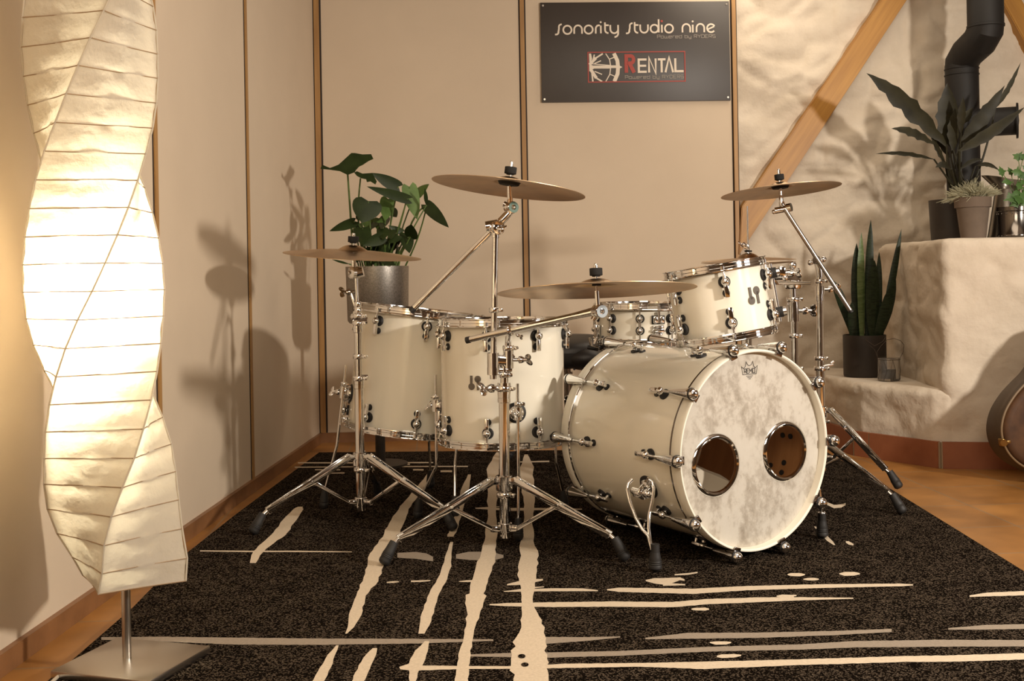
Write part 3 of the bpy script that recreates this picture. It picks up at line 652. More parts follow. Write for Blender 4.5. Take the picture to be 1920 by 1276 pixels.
# multi clamp joining the second upright and the ride arm
mb = MB(); UY = ZC-.012
mb.cyl(Q(925,700,UY), Q(924.5,661,UY), .0185, seg=22); mb.cyl(Q(925,702,UY), Q(925,688,UY), .0195, seg=22); mb.cyl(Q(925,710,UY), Q(925,700,UY), .0105, seg=16)
mb.box(Q(943,676), (.052,.030,.036), M.Rotation(rad(8), 3, 'Y'), .008); mb.box(Q(943,693), (.058,.024,.013), None, .004)
mb.cyl(Q(953,690), Q(953,655), .0165, seg=18); mb.cyl(Q(935,684), Q(963,664), .010, seg=14); memlock(mb, Q(953,652), (0,0,1), .012, (1,-.6,0))
obj('multi_clamp', mb, chrome, stC)
mb = MB(); mb.cyl(Q(960,674), Q(970,674), .006, seg=12); wing(mb, Q(969,674), (1,-.3,0), k=1.3); obj('wing_nut', mb, chrome, stC)
mb = MB(); mb.cyl(Q(925,705,UY), Q(929,442,UY), .0095, seg=18); obj('second_upright', mb, chrome, stC); mb = MB(); memlock(mb, Q(926.5,581,UY), (0,0,1), .0100, (1,-.2,0)); obj('memory_lock', mb, chrome, stC)
mb = MB(); sleeve(mb, Q(929,446,UY), (0,0,1), .0115, .02)
tilter(mb, Q(931,427,UY), None, (.55,-.83,0), .021); mb.cyl(Q(911,425), Q(934,421), .017, seg=18); wing(mb, Q(934,429,UY-.02), (.6,-.8,-.1), V((.8,.3,.2)), .9)
obj('boom_clamp', mb, chrome, stC)
BA, BB = Q(777,577,ZC+.03), Q(943,411,ZC-.0)
mb = MB(); mb.cyl(BA, BB, .0095, seg=18); mb.cyl(BA+(BB-BA)*.0, BA+(BB-BA)*.1, .0105, seg=18); mb.tube([Q(938,416), Q(948,406), Q(957,396)], [.0125,.013,.011], 14); obj('boom_arm', mb, chrome, stC)
rubtip(stC, BA-(BB-BA).normalized()*.016, BA, .0098)
mb = MB(); tilter(mb, Q(958,389,ZC-.006), None, (.45,-.89,.0), .0185); mb.cyl(Q(944,382), Q(958,388), .009, seg=12); mb.cyl(Q(956,378), Q(955,349), .0075, seg=14); mb.cyl(Q(956,380), Q(957,369), .0095, .0075, seg=14)
obj('tilter', mb, chrome, stC)
mb = MB(); q = Q(958,389,ZC-.006); f = V((.45,-.89,0)).normalized(); mb.lathe([(.008,.0185),(.017,.0185),(.017,.0195),(.008,.0195)], q, f, 24, True); obj('tilter_disc', mb, mat('green_washer', (.06,.14,.09), .5), stC)
cymbal_top(stC, cyT[1], cyT[2], Q(956,352))
RA, RB = Q(882,636,ZC-.06), Q(1112,584,3.19)
mb = MB(); mb.cyl(RA, RB, .0095, seg=18); mb.tube([RB-(RB-RA).normalized()*.06, RB], [.0097,.0125], 16); obj('ride_arm', mb, chrome, stC)
rubtip(stC, RA-(RB-RA).normalized()*.014, RA, .0098)
mb = MB(); mb.cyl(Q(952,660), Q(953,630,ZC-.01), .0105, .0095, seg=16); t = RA+(RB-RA)*.335; mb.torus(t, RB-RA, .0125, .005, 24, 8); mb.cyl(Q(953,640,ZC-.01), t, .008, seg=12); wing(mb, t+V((.018,-.01,-.012)), (1,-.3,-.5), k=.6)
obj('arm_clamp', mb, chrome, stC)
mb = MB(); tilter(mb, Q(1123,583,3.17), None, (.42,-.9,0), .0190); mb.cyl(Q(1121,576,3.17), Q(1119,545,3.17), .0068, seg=14); mb.cyl(Q(1112,600,3.18), Q(1120,588,3.18), .009, .011, seg=12)
obj('ride_tilter', mb, chrome, stC)
mb = MB(); q = Q(1123,583,3.17); f = V((.42,-.9,0)).normalized(); mb.lathe([(.008,.019),(.0178,.019),(.0178,.020),(.008,.020)], q, f, 24, True); obj('tilter_disc', mb, mat('pale_blue_washer', (.42,.48,.52), .4), stC)
cymbal_top(stC, cyR[1], cyR[2], Q(1119,548,3.17), False, .040)
# ---- right-hand boom stand
stR = thing('cymbal_stand', 'chrome boom stand furthest right, beside the stone bench, holding the right cymbal', 'stand', None, SG)
b = P(1539,770,ZR_); bx, by = b.x, b.y; WM[stR] = M.Translation(V((bx,by,0))); stR.matrix_world = WM[stR]
def Q(px, py, Y=None): return P(px, py, Y or ZR_)
tripod(stR, (bx,by), P(1545,768,ZR_).z, .30, (rad(57), rad(177), rad(-63)), .10, .0160)
mb = MB(); mb.cyl((bx,by,.05), Q(1538,700), .0155, seg=20); obj('base_tube', mb, chrome, stR)
mb = MB(); mb.cyl(Q(1538,705), Q(1537,553), .0130, seg=20); obj('middle_tube', mb, chrome, stR)
mb = MB(); sleeve(mb, Q(1538,709), (0,0,1), .0185, .030); memlock(mb, Q(1538,690), (0,0,1), .018, (1,-.5,0)); memlock(mb, Q(1537,671), (0,0,1), .015, (1,-.4,0)); mb.cyl(Q(1542,687), Q(1562,683), .005, seg=10); mb.cyl(Q(1558,681), Q(1563,677), .006, seg=10); obj('clamp', mb, chrome, stR); mb = MB(); sleeve(mb, Q(1537,564), (0,0,1), .0165, .030); mb.cyl(Q(1537,551), Q(1537,536), .0185, seg=18); memlock(mb, Q(1537,527), (0,0,1), .013, (1,-.3,0)); obj('clamp', mb, chrome, stR)
mb = MB(); wing(mb, Q(1549,542,ZR_-.02), (1,-.3,0), k=1.5); obj('wing_nut', mb, chrome, stR)
mb = MB(); mb.cyl(Q(1537,550), Q(1536,505), .0105, seg=16); mb.tube([Q(1537,520), Q(1536,503), Q(1532,492)], [.014,.015,.012], 14); tilter(mb, Q(1531,487), None, (-.3,-.95,0), .017); mb.cyl(Q(1519,492), Q(1544,486), .0085, seg=12); mb.sph(Q(1519,492), .011); mb.sph(Q(1544,486), .012); obj('boom_clamp', mb, chrome, stR)
XA, XB = Q(1594,581,ZR_-.05), Q(1471,391,ZR_-.03)
mb = MB(); mb.cyl(XA, XB, .0085, seg=16); obj('boom_arm', mb, steel, stR); rubtip(stR, XA-(XB-XA).normalized()*.01, XA, .0088)
mb = MB(); mb.cyl(Q(1453,395,ZR_-.01), Q(1476,391,ZR_-.02), .0125, seg=18); mb.cyl(Q(1475,390,ZR_-.02), Q(1484,388,ZR_-.03), .0165, seg=18); mb.sph(Q(1451,397,ZR_-.01), .009); mb.tube([Q(1471,392), Q(1467,388), Q(1465,378)], [.011,.0135,.011], 14); mb.cyl(Q(1466,388), Q(1464,366), .0105, .0075, seg=14); mb.cyl(Q(1464,370), Q(1463,352), .0068, seg=14); obj('tilter', mb, chrome, stR)
cymbal_top(stR, cyX[1], cyX[2], Q(1463,358), True, .048)
# ================================================================= DRUMS
def make_lug(parent, R, z, sgn, rodlen, nm='lug'):
    """chrome ball-and-bar lug on rubber gaskets; sgn=+1: tension rod goes up"""
    mb = MB(); x = R+.013
    mb.mi = 1; mb.lathe([(0,0),(.0185,0),(.0185,.006),(.0165,.0085),(0,.0085)], (R-.0015,0,z), (1,0,0), 20)
    mb.lathe([(0,0),(.0115,0),(.0115,.005),(0,.006)], (R-.0015,0,z-sgn*.035), (1,0,0), 16); mb.mi = 0
    mb.cyl((R,0,z),(x,0,z),.007,seg=12); mb.sph((x+.006,0,z), .0130, 16); mb.cyl((R,0,z-sgn*.035),(x,0,z-sgn*.035),.005,seg=10)
    mb.box((x+.004,0,z-sgn*.026), (.010,.014,.045), None, .002); mb.cyl((x+.005,0,z), (x+.005,0,z+sgn*.020), .007, .0055, seg=12)
    lg = obj(nm, mb, [chrome, rubber], parent, True)
    mb = MB(); mb.cyl((x+.003,0,z+sgn*.012), (x+.001,0,z+sgn*rodlen), .0030, seg=10); mb.box((x-.001,0,z+sgn*(rodlen-.004)), (.020,.016,.005), None, .001); mb.cyl((x+.001,0,z+sgn*(rodlen-.002)), (x+.001,0,z+sgn*(rodlen+.010)), .0052, seg=12)
    rd = obj('tension_rod', mb, chrome, lg, True)
    return lg
def dup_tree(o, parent):
    c = o.copy(); C.objects.link(c); c.parent = parent
    for ch in list(o.children): dup_tree(ch, c)
    WM[c] = WM[o]; return c
def hoop(parent, R, z, sgn, mt=None):
    """flanged steel hoop: outer edge at z, sgn +1 top"""
    k = sgn; pr = [(R+.0045,z-k*.024),(R+.019,z-k*.026),(R+.0195,z-k*.0235),(R+.0085,z-k*.0205),(R+.0078,z-k*.004),(R+.0125,z-k*.002),(R+.0125,z),(R+.0055,z),(R+.0048,z-k*.004)]
    mb = MB(); mb.lathe(pr, (0,0,0), (0,0,1), 72, True)
    mb.lathe([(R+.0082,z-k*.0125),(R+.0095,z-k*.0135),(R+.0082,z-k*.0145)], (0,0,0), (0,0,1), 72)
    return obj('hoop', mb, mt or chrome, parent, True)
def badge(parent, M_, s):
    """pair of mallets, one upright and one upside down"""
    mb = MB()
    for sg, x in ((1, .24), (-1, -.24)):
        c = [(x+.24*cos(t), sg*.26+.24*sin(t)) for t in (2*PI*k/20 for k in range(20))]
        st = [(x+sg*.02-.09, -sg*.5), (x+sg*.02+.09, -sg*.5), (x+sg*.02+.09, sg*.2), (x+sg*.02-.09, sg*.2)]
        for z0, k in ((0, 1.0),):
            for poly in (c, st if sg > 0 else st):
                mb.prism([M_ @ V((a*s, b_*s, -.001)) for a, b_ in poly], M_.to_3x3() @ V((0,0,.0035)))
    obj('badge', mb, [mat('pewter_badge', (.16,.14,.12), .35, .8)], parent, True)
def drum(label, name, mtx, R, hgt, nl, off, group, cat, lugz=.055, rodlen=None):
    t = thing(name, label, cat, mtx, group); zt, zb = hgt, 0
    mb = MB(); mb.lathe([(R-.005,.014),(R,.014),(R,hgt-.014),(R-.005,hgt-.014)], (0,0,0), (0,0,1), 96, True); obj('shell', mb, shellw, t, True)
    hoop(t, R, hgt, 1); hoop(t, R, 0, -1)
    for z, nm in ((hgt-.019, 'top_head'), (.012, 'bottom_head')):
        mb = MB(); mb.lathe([(0,z),(R+.004,z),(R+.004,z+(-.006 if z > .05 else .006))], (0,0,0), (0,0,1), 64); obj(nm, mb, coated, t, True)
    rl = lugz-.020
    a = make_lug(t, R, hgt-lugz, 1, rl); b_ = make_lug(t, R, lugz, -1, rl)
    for k in range(nl):
        for pr in (a, b_):
            c = pr if k == 0 else dup_tree(pr, t); c.rotation_euler = (0,0,off+2*PI*k/nl)
    return t
def leg(parent, M4, R, ang, zb, ztop, foot, bendz, tilt_in=.012):
    """floor-tom leg: bracket on the shell + bent rod + rubber foot"""
    d = V((cos(ang), sin(ang), 0)); w = lambda r, z: M4 @ (d*r+V((0,0,z)))
    dw = (M4.to_3x3() @ d).normalized(); up = (M4.to_3x3() @ V((0,0,1))).normalized(); s = up.cross(dw)
    mb = MB(); mb.mi = 1; mb.lathe([(0,0),(.033,0),(.033,.004),(.028,.007),(0,.007)], w(R-.002, zb), dw, 28); mb.mi = 0
    mb.lathe([(0,.005),(.026,.005),(.024,.012),(.014,.018),(0,.018)], w(R-.001, zb), dw, 24)
    mb.cyl(w(R+.03, zb-.020), w(R+.03, zb+.020), .0135, seg=18); mb.box(w(R+.020, zb), (.026,.026,.026), M((dw, s, up)).transposed(), .005)
    wing(mb, w(R+.038, zb), (dw*.8-s*.55), up, 1.15); memlock(mb, w(R+.03, zb+.030), up, .0055, s)
    lg = obj('leg', mb, [chrome, rubber], parent)
    mb = MB(); foot = V(foot); top = w(R+.03, ztop); bend = w(R+.03, bendz); b2 = foot+V((0,0,.045))
    mid = bend+(b2-bend)*.16
    mb.tube([top, bend+up*.03, bend, mid, b2], .0052, 10); obj('leg_rod', mb, chrome, lg)
    mb = MB(); fa = (V((0,0,1))*.8+(mid-b2).normalized()*.3).normalized(); q = foot+V((0,0,.007))
    mb.lathe([(0,-.008),(.012,-.006),(.0165,.003),(.0165,.014),(.015,.016),(.0165,.018),(.013,.045),(.009,.062),(0,.063)], q, fa, 18); obj('rubber_foot', mb, rubber, lg)
    return lg
# floor tom, right
def tilt_m(px, py, Y, ax_, ay_): 
    n = V((sin(rad(ax_)), sin(rad(ay_)), 1)).normalized(); m = basis(n, V((0,1,0))).to_4x4(); m.translation = P(px, py, Y); return m
T2Y = 3.75
t2z = G(944,900).z; p = P(945,842,T2Y); z0 = .834-(842-515)/F*(T2Y-.12)+.004
m2 = M.Translation(V((P(944,842,T2Y).x, T2Y, .272))) @ M.Rotation(rad(.3), 4, 'Y') @ M.Rotation(rad(-1.0), 4, 'X')
R2, H2 = .2065, .418
ft2 = drum('white lacquer floor tom with mallet badge, right of the two, behind the double stand', 'floor_tom', m2, R2, H2, 8, rad(-90-13), 'white floor toms', 'drum')
m = M.Rotation(rad(-90-24), 4, 'Z'); bm_ = m @ M.Translation(V((R2,0,.215))) @ M((V((0,0,1)), V((1,0,0)), V((0,1,0)))).to_4x4()
# badge frame: x sideways, y up, z outwards
ang = rad(-90-25); bf = M.Identity(4); X_ = V((-sin(ang), cos(ang), 0)); Z_ = V((cos(ang), sin(ang), 0)); bf = M((X_, V((0,0,1)), Z_)).transposed().to_4x4(); bf.translation = Z_*R2+V((0,0,.215)); badge(ft2, bf, .046)
def fa(Yc, deg): return rad(-90+deg)
leg(ft2, m2, R2, rad(-90-104), .120, .225, G(783,970), -.085); leg(ft2, m2, R2, rad(-90+12), .120, .215, G(972,1012), -.085); leg(ft2, m2, R2, rad(-90+130), .125, .20, m2.translation+V((.21,.20,-.272)), -.09)
# floor tom, left, slightly tilted
T1Y = 4.10; m1 = M.Translation(V((P(768,840,T1Y).x, T1Y, .268))) @ M.Rotation(rad(7.2), 4, 'Y') @ M.Rotation(rad(-1.2), 4, 'X')
R1, H1 = .2285, .450
ft1 = drum('white lacquer floor tom tilted to the right, left of the two, behind the left stand', 'floor_tom', m1, R1, H1, 8, rad(-90-35.5), 'white floor toms', 'drum')
for dg, f, zb in ((-74, (-.30,-.06), .12), (46, (.17,-.22), .12), (166, (.05,.30), .12)):
    c = m1 @ V((0,0,0)); leg(ft1, m1, R1, rad(-90+dg), zb, zb+.10, V((c.x+f[0]*1.03, c.y+f[1]*1.03, 0)), -.07)
# rack tom
TRY = 3.56; mr = tilt_m(1362,636,TRY,-8.8,1.2); RR, HR = .1535, .243
rt = drum('small white rack tom with mallet badge mounted above the bass drum', 'rack_tom', mr, RR, HR, 6, rad(-90-1.5), None, 'drum', .058)
ang = rad(-90+33); X_ = V((-sin(ang), cos(ang), 0)); Z_ = V((cos(ang), sin(ang), 0)); bf = M((X_, V((0,0,1)), Z_)).transposed().to_4x4(); bf.translation = Z_*RR+V((0,0,.128)); badge(rt, bf, .054)
d = V((cos(rad(-14)), sin(rad(-14)), 0)); w = lambda r, z, a=rad(-14): mr @ (V((cos(a), sin(a), 0))*r+V((0,0,z)))
up = (mr.to_3x3() @ V((0,0,1))).normalized()
mb = MB(); mb.mi = 1
for z in (.185, .060): mb.cyl(w(RR+.014,z), w(RR+.036,z), .017, seg=18); mb.cyl(w(RR+.002,z), w(RR+.012,z), .012, seg=14)
mb.mi = 0; mb.cyl(w(RR+.022,.03), w(RR+.022,.215), .0045, seg=12)
for z in (.185, .060): mb.cyl(w(RR+.036,z), w(RR+.046,z), .014, seg=16)
mb.box(w(RR+.052,.185), (.022,.030,.034), None, .006); obj('suspension_mount', mb, [chrome, rubber], rt)
# snare
SY = 4.3; ms = M.Translation(V((P(1209,640,SY).x, SY, .562))) @ M.Rotation(rad(.5), 4, 'Y'); RS, HS = .1800, .158
sn = thing('snare_drum', 'white snare drum half hidden behind the rack tom and ride cymbal', 'drum', ms)
mb = MB(); mb.lathe([(RS-.005,.012),(RS,.012),(RS,HS-.012),(RS-.005,HS-.012)], (0,0,0), (0,0,1), 96, True); obj('shell', mb, shellw, sn, True)
hoop(sn, RS, HS, 1); hoop(sn, RS, 0, -1)
for z, nm in ((HS-.010, 'top_head'), (.010, 'bottom_head')):
    mb = MB(); mb.lathe([(0,z),(RS+.004,z)], (0,0,0), (0,0,1), 64); obj(nm, mb, coated, sn, True)
mb = MB(); x = RS+.013
for z in (HS/2+.022, HS/2-.022):
    mb.mi = 1; mb.lathe([(0,0),(.0165,0),(.0165,.006),(.0145,.0085),(0,.0085)], (RS-.0015,0,z), (1,0,0), 20); mb.mi = 0
    mb.cyl((RS,0,z),(x,0,z),.006,seg=12); mb.sph((x+.004,0,z), .0115, 14)
mb.cyl((x+.003,0,HS/2-.03),(x+.003,0,HS/2+.03),.0055,seg=12); l0 = obj('lug', mb, [chrome, rubber], sn, True)
mb = MB(); mb.cyl((x+.002,0,.012),(x+.002,0,HS-.012),.0030,seg=10)
for z in (.016, HS-.016): mb.box((x-.002,0,z), (.020,.016,.005), None, .001)
mb.cyl((x+.002,0,HS-.014),(x+.002,0,HS-.002),.005,seg=12); mb.cyl((x+.002,0,.002),(x+.002,0,.014),.005,seg=12); obj('tension_rod', mb, chrome, l0, True)
for k in range(10):
    c = l0 if k == 0 else dup_tree(l0, sn); c.rotation_euler = (0,0,rad(-90-12+36*k))
def onshell(deg, R, z): 
    a = rad(-90+deg); X_ = V((-sin(a), cos(a), 0)); Z_ = V((cos(a), sin(a), 0)); f = M((X_, V((0,0,1)), Z_)).transposed().to_4x4(); f.translation = Z_*R+V((0,0,z)); return f
f = onshell(9, RS, HS/2); mb = MB()
def bx_(c, s, bev=.002): mb.box(f @ V(c), s, f.to_3x3(), bev)
mb.mi = 1; bx_((0,.018,.003), (.050,.032,.006)); mb.mi = 0
for q in (-.012, .012): bx_((q,.018,.010), (.017,.027,.012), .004)
mb.cyl(f @ V((0,.006,.012)), f @ V((0,.048,.012)), .0055, seg=12); bx_((0,-.008,.008), (.040,.010,.014), .003); bx_((0,-.022,.007), (.042,.016,.010), .002); bx_((0,-.036,.006), (.030,.008,.008), .002)
mb.cyl(f @ V((-.026,-.022,.008)), f @ V((.026,-.022,.008)), .004, seg=10)
obj('strainer_butt', mb, [chrome, rubber], sn, True)
f = onshell(-78, RS, .03); mb = MB(); bx_((0,.02,.012), (.030,.05,.018), .004); mb.cyl(f @ V((0,-.01,.012)), f @ V((0,-.03,.02)), .008, seg=12); obj('throw_off', mb, chrome, sn, True)
mb = MB(); c = P(1128,640,SY-.06); mb.box(P(1131,640,SY-.07), (.020,.016,.045), M.Rotation(rad(12), 3, 'Y'), .006); mb.cyl(P(1123,651,SY-.06), P(1130,648,SY-.06), .012, seg=12); obj('throw_off_lever', mb, blackplastic, sn)
# snare stand
ss = thing('snare_stand', 'low chrome tripod stand carrying the snare drum behind the bass drum', 'stand', (ms.translation.x, SY, 0), SG)
cx, cy = ms.translation.x, SY
tripod(ss, (cx,cy), .24, .26, (rad(35), rad(155), rad(275)), .09, .014)
mb = MB(); mb.cyl((cx,cy,.05),(cx,cy,.49),.0125,seg=18); obj('base_tube', mb, chrome, ss)
for a in (20, 140, 260):
    a = rad(a-90); d = V((cos(a), sin(a), 0)); mb = MB(); c = V((cx,cy,0)); mb.tube([c+V((0,0,.48))+d*.01, c+d*.10+V((0,0,.515)), c+d*.185+V((0,0,.547)), c+d*.208+V((0,0,.553)), c+d*.212+V((0,0,.585))], .006, 10); ar = obj('basket_arm', mb, chrome, ss)
    mb = MB(); mb.cyl(c+d*.180+V((0,0,.5395)), c+d*.222+V((0,0,.5475)), .008, seg=12); obj('rubber_grip', mb, rubber, ar)
# ---------------------------------------------------------------- bass drum
n = V((sin(rad(32)), -cos(rad(32)), 0)); BF = P(1420,845,3.23); BF.z = .3135; Lb = .58; RB_ = .2835
mbd = M((V((cos(rad(32)), sin(rad(32)), 0)), V((0,0,1)), n)).transposed().to_4x4(); mbd.translation = BF       # local: x right, y up, z out of the front
bd = thing('bass_drum', 'large white bass drum lying on the rug with two chrome-ringed holes', 'drum', mbd)
def BL(px, py, z=-.024):
    q = mbd.inverted() @ onplane(px, py, mbd @ V((0,0,z)), n); return q
mb = MB(); mb.mi = 0; s0, s1 = -.044, -Lb+.044
mb.lathe([(RB_,s0),(RB_,s1)], (0,0,0), (0,0,1), 128); mb.mi = 1; mb.lathe([(RB_-.008,s1),(RB_-.008,s0)], (0,0,0), (0,0,1), 128)
mb.mi = 0; mb.lathe([(RB_-.008,s0),(RB_,s0)], (0,0,0), (0,0,1), 128); mb.lathe([(RB_,s1),(RB_-.008,s1)], (0,0,0), (0,0,1), 128)
obj('shell', mb, [shellw, maple], bd, True, recalc=False)
for z0, z1, nm in ((0, -.040, 'f'), (-Lb, -Lb+.040, 'r')):
    mb = MB(); k = 1 if nm == 'f' else -1
    mb.lathe([(RB_-.0015,z1),(RB_+.0075,z1),(RB_+.0090,z1+k*.002),(RB_+.0090,z0-k*.003),(RB_+.0070,z0),(RB_+.0035,z0),(RB_+.0005,z0-k*.003)], (0,0,0), (0,0,1), 128, True)
    hp = obj('hoop', mb, hoopw, bd, True)
    mb = MB(); mb.lathe([(RB_,z1-k*.0065),(RB_+.0070,z1-k*.0065),(RB_+.0092,z1-k*.0045),(RB_+.0092,z1-k*.0005),(RB_+.0075,z1+k*.0005),(RB_,z1+k*.0005)], (0,0,0), (0,0,1), 128, True); obj('head_rim', mb, darkchrome if nm == 'f' else chrome, bd, True)
# front head with two real holes
PC = []
for x, y in ((1343,872),(1473,846)): q = BL(x, y); PC.append((q.x, q.y))
rp = .0790; bm = bmesh.new(); zh = -.026
def ring(cx, cy, r, n_): 
    vs = [bm.verts.new((cx+r*cos(2*PI*i/n_), cy+r*sin(2*PI*i/n_), zh)) for i in range(n_)]; return [bm.edges.new((vs[i], vs[(i+1)%n_])) for i in range(n_)]
eg = ring(0, 0, RB_-.001, 96)
for cx, cy in PC: eg += ring(cx, cy, rp, 48)
bmesh.ops.triangle_fill(bm, use_beauty=True, use_dissolve=False, edges=eg, normal=(0,0,1))
mb = MB(); mb.bm.free(); mb.bm = bm
for fc in list(bm.faces):
    c = fc.calc_center_median()
    if any(math.hypot(c.x-a, c.y-b) < rp*.98 for a, b in PC): bm.faces.remove(fc)
hd = obj('front_head', mb, fiber, bd, True, smooth=False)
for cx, cy in PC:
    mb = MB(); mb.lathe([(rp-.004,-.002),(rp-.002,.004),(rp+.003,.007),(rp+.009,.005),(rp+.012,.0006),(rp-.003,-.004)], (cx,cy,zh), (0,0,1), 64, True); obj('port_ring', mb, chrome, bd, True)
mb = MB(); mb.lathe([(0,0),(RB_-.009,0)], (0,0,-Lb+.046), (0,0,1), 64); obj('batter_head', mb, coated, bd, True)
q = BL(1406,692); LG = (q.x, q.y)
mb = MB(); k = .0315
def fr(x, y): return V((LG[0]+x*k, LG[1]-y*k, zh+.0008))
crown = [(-.85,.45),(-1,-.35),(-.62,-.12)]+[(-.62+.33*t, -.12+.25*(1-(2*t-1)**2)-.52*t) for t in (.25,.5,.75,1)]+[(-.29+.29*t, -.64+.3*sin(PI*t)) for t in (.33,.66)]+[(0,-.75)]
crown = [(-.85,.45),(-1,-.30),(-.75,-.10),(-.52,-.28),(-.42,-.72),(-.22,-.42),(0,-.34),(.22,-.42),(.42,-.72),(.52,-.28),(.75,-.10),(1,-.30),(.85,.45)]
mb.ribbon(crown, .06, fr, True); text(mb, 'REMO', -.66, .34, 1.32, .40, .075, fr)
for i in range(3): mb.ribbon([(-.42+.14*i,.62+.13*i),(.42-.14*i,.62+.13*i)], .05, fr)
obj('printed_logo', mb, inkb, bd, True, smooth=False, recalc=False)
# claws, tension rods and lugs: 10 front, 10 rear
for side in (1, -1):
    zf = 0 if side == 1 else -Lb; k = side; r = RB_+.021
    mb = MB(); mb.mi = 1; zl = zf-k*.135
    mb.lathe([(0,0),(.0165,0),(.0165,.006),(0,.008)], (RB_-.0015,0,zl), (1,0,0), 18); mb.lathe([(0,0),(.0105,0),(.0105,.005),(0,.006)], (RB_-.0015,0,zl-k*.033), (1,0,0), 14); mb.mi = 0
    mb.cyl((RB_,0,zl),(r,0,zl),.0065,seg=12); mb.sph((r,0,zl),.0120,14); mb.box((r,0,zl-k*.025),(.010,.014,.040),None,.002); mb.cyl((RB_,0,zl-k*.033),(r,0,zl-k*.033),.005,seg=10)
    lg = obj('lug', mb, [chrome, rubber], bd, True)
    mb = MB(); mb.cyl((r,0,zl),(r+.001,0,zf-k*.09),.0040,seg=10)
    mb.lathe([(0,-.092),(.0060,-.092),(.0085,-.075),(.0130,-.04),(.0165,-.010),(.0172,-.004),(.0165,.0),(0,.0)], (r+.004,0,zf+k*.006), (0,0,k), 20)
    mb.sph((r+.005,0,zf+k*.012), .0165, 16, (1,1,.85)); mb.mi = 1; mb.lathe([(.0160,.002),(.0180,.003),(.0180,.007),(.0160,.008)], (r+.004,0,zf+k*.002), (0,0,k), 20); mb.mi = 0
    cl = obj('claw', mb, [chrome, rubber], lg, True)
    mb = MB(); mb.box((r-.004,0,zf-k*.004),(.020,.025,.026),None,.004); mb.box((r-.015,0,zf+k*.0045),(.016,.024,.005),None,.0015); obj('claw_hook', mb, darkchrome, lg, True)
    for i in range(10):
        c = lg if i == 0 else dup_tree(lg, bd); c.rotation_euler = (0,0,rad(90+18+36*i))
def screw(d, zl):
    mb = MB(); mb.cyl(d*(RB_-.0065)+V((0,0,zl)), d*(RB_-.0115)+V((0,0,zl)), .0085, seg=12); obj('inside_screw', mb, rubber, bd, True)
for zl in (-.135, -.168, -Lb+.135, -Lb+.168):
    for i in range(10):
        a = rad(90+18+36*i); d = V((cos(a), sin(a), 0)); screw(d, zl)
for sx in (-1, 1):
    for da, zl in ((-.03,-.152),(.085,-.152),(.0275,-.205)):
        a = PI/2+sx*rad(111)+da-.0275; d = V((cos(a), sin(a), 0)); screw(d, zl)
# spurs
def spur(sx, foot, top, j1, j2):
    a = math.atan2(top.y, top.x); d = V((cos(a), sin(a), 0)); w = mbd; 
    mb = MB(); mb.mi = 1; mb.lathe([(0,0),(.036,0),(.036,.004),(.030,.007),(0,.007)], d*(RB_-.002)+V((0,0,top.z)), d, 28); mb.mi = 0
    mb.lathe([(0,.005),(.027,.005),(.025,.013),(.018,.017),(.016,.026),(.013,.034),(0,.035)], d*(RB_-.001)+V((0,0,top.z)), d, 24)
    t = V((-d.y, d.x, 0)); c = d*(RB_+.032)+V((0,0,top.z)); mb.cyl(c-V((0,0,.030)), c+V((0,0,.034)), .012, seg=16); mb.sph(c+V((0,0,-.030)), .012); mb.sph(c+V((0,0,.034)), .011)
    mb.torus(c+V((0,0,.012)), (0,0,1), .015, .005, 20, 8); mb.box(c+d*.012, (.018,.018,.030), None, .004)
    mb.bm.transform(mbd)
    sp_ = obj('spur', mb, [chrome, rubber], bd)
    mb = MB(); Fw = V(foot)+V((0,0,.075)); A, B = mbd @ (c+V((0,0,-.030))), mbd @ (c+V((0,0,.034))); J = Fw+V((-.006*sx,.004,.075))
    if (A-Fw).x*sx > (B-Fw).x*sx: pass
    out = (mbd.to_3x3() @ d); 
    if sx < 0:
        cw = mbd @ c; Y0, Y1 = cw.y-.02, foot[1]
        def tr(l): return [P(x, y, Y0+(Y1-Y0)*t)+out*.0 for x, y, t in l]
        pa = tr([(1186,898,0),(1178,906,.02),(1176,918,.1),(1181,940,.3),(1192,970,.5),(1204,992,.7),(1215,1004,.8)])+[P(1222,1030,Y1), Fw]; pb = tr([(1212,896,0),(1222,902,.02),(1226,914,.1),(1223,940,.3),(1217,965,.5),(1216,990,.68),(1219,1012,.84)])+[P(1223,1032,Y1), Fw]
        mb.tube(pa, .0052, 10); mb.tube(pb, .0052, 10)
    else:
        mb.tube([A, A+(J-A)*.12+out*.016, A+(J-A)*.55+out*.010, J, Fw], .0054, 10); mb.tube([B, B+(J-B)*.12+out*.014, B+(J-B)*.55+out*.012, J, Fw], .0054, 10); mb.cyl(Fw+V((0,0,.030)), Fw, .0068, seg=12); mb.torus(Fw+V((0,0,.004)), (0,0,1), .010, .003, 18, 8)
    obj('spur_rod', mb, chrome, sp_)
    mb = MB(); ax = (Fw-V(foot)).normalized()
    mb.cyl(V(foot)+V((0,0,.05)), Fw+V((0,0,.002)), .0128, seg=16)
    mb.lathe([(0,.002),(.009,.002),(.018,.010),(.0185,.018),(.0172,.020),(.0183,.023),(.0170,.025),(.0180,.028),(.0165,.031),(.0172,.034),(.0150,.044),(.0135,.055),(0,.056)], V(foot), (0,0,1), 20)
    obj('rubber_foot', mb, rubber, sp_)
f1 = G(1229,1071); tp = mbd.inverted() @ onplane(1214,905, BF-n*.235, V((0,-1,0)))
spur(-1, f1, V((cos(rad(90+111)), sin(rad(90+111)), 0))*RB_+V((0,0,-.172)), 0, 0)
lf = mbd.inverted() @ f1; f2 = mbd @ V((-lf.x, lf.y, lf.z)); f2.z = 0
spur(1, f2, V((cos(rad(90-111)), sin(rad(90-111)), 0))*RB_+V((0,0,-.172)), 0, 0)
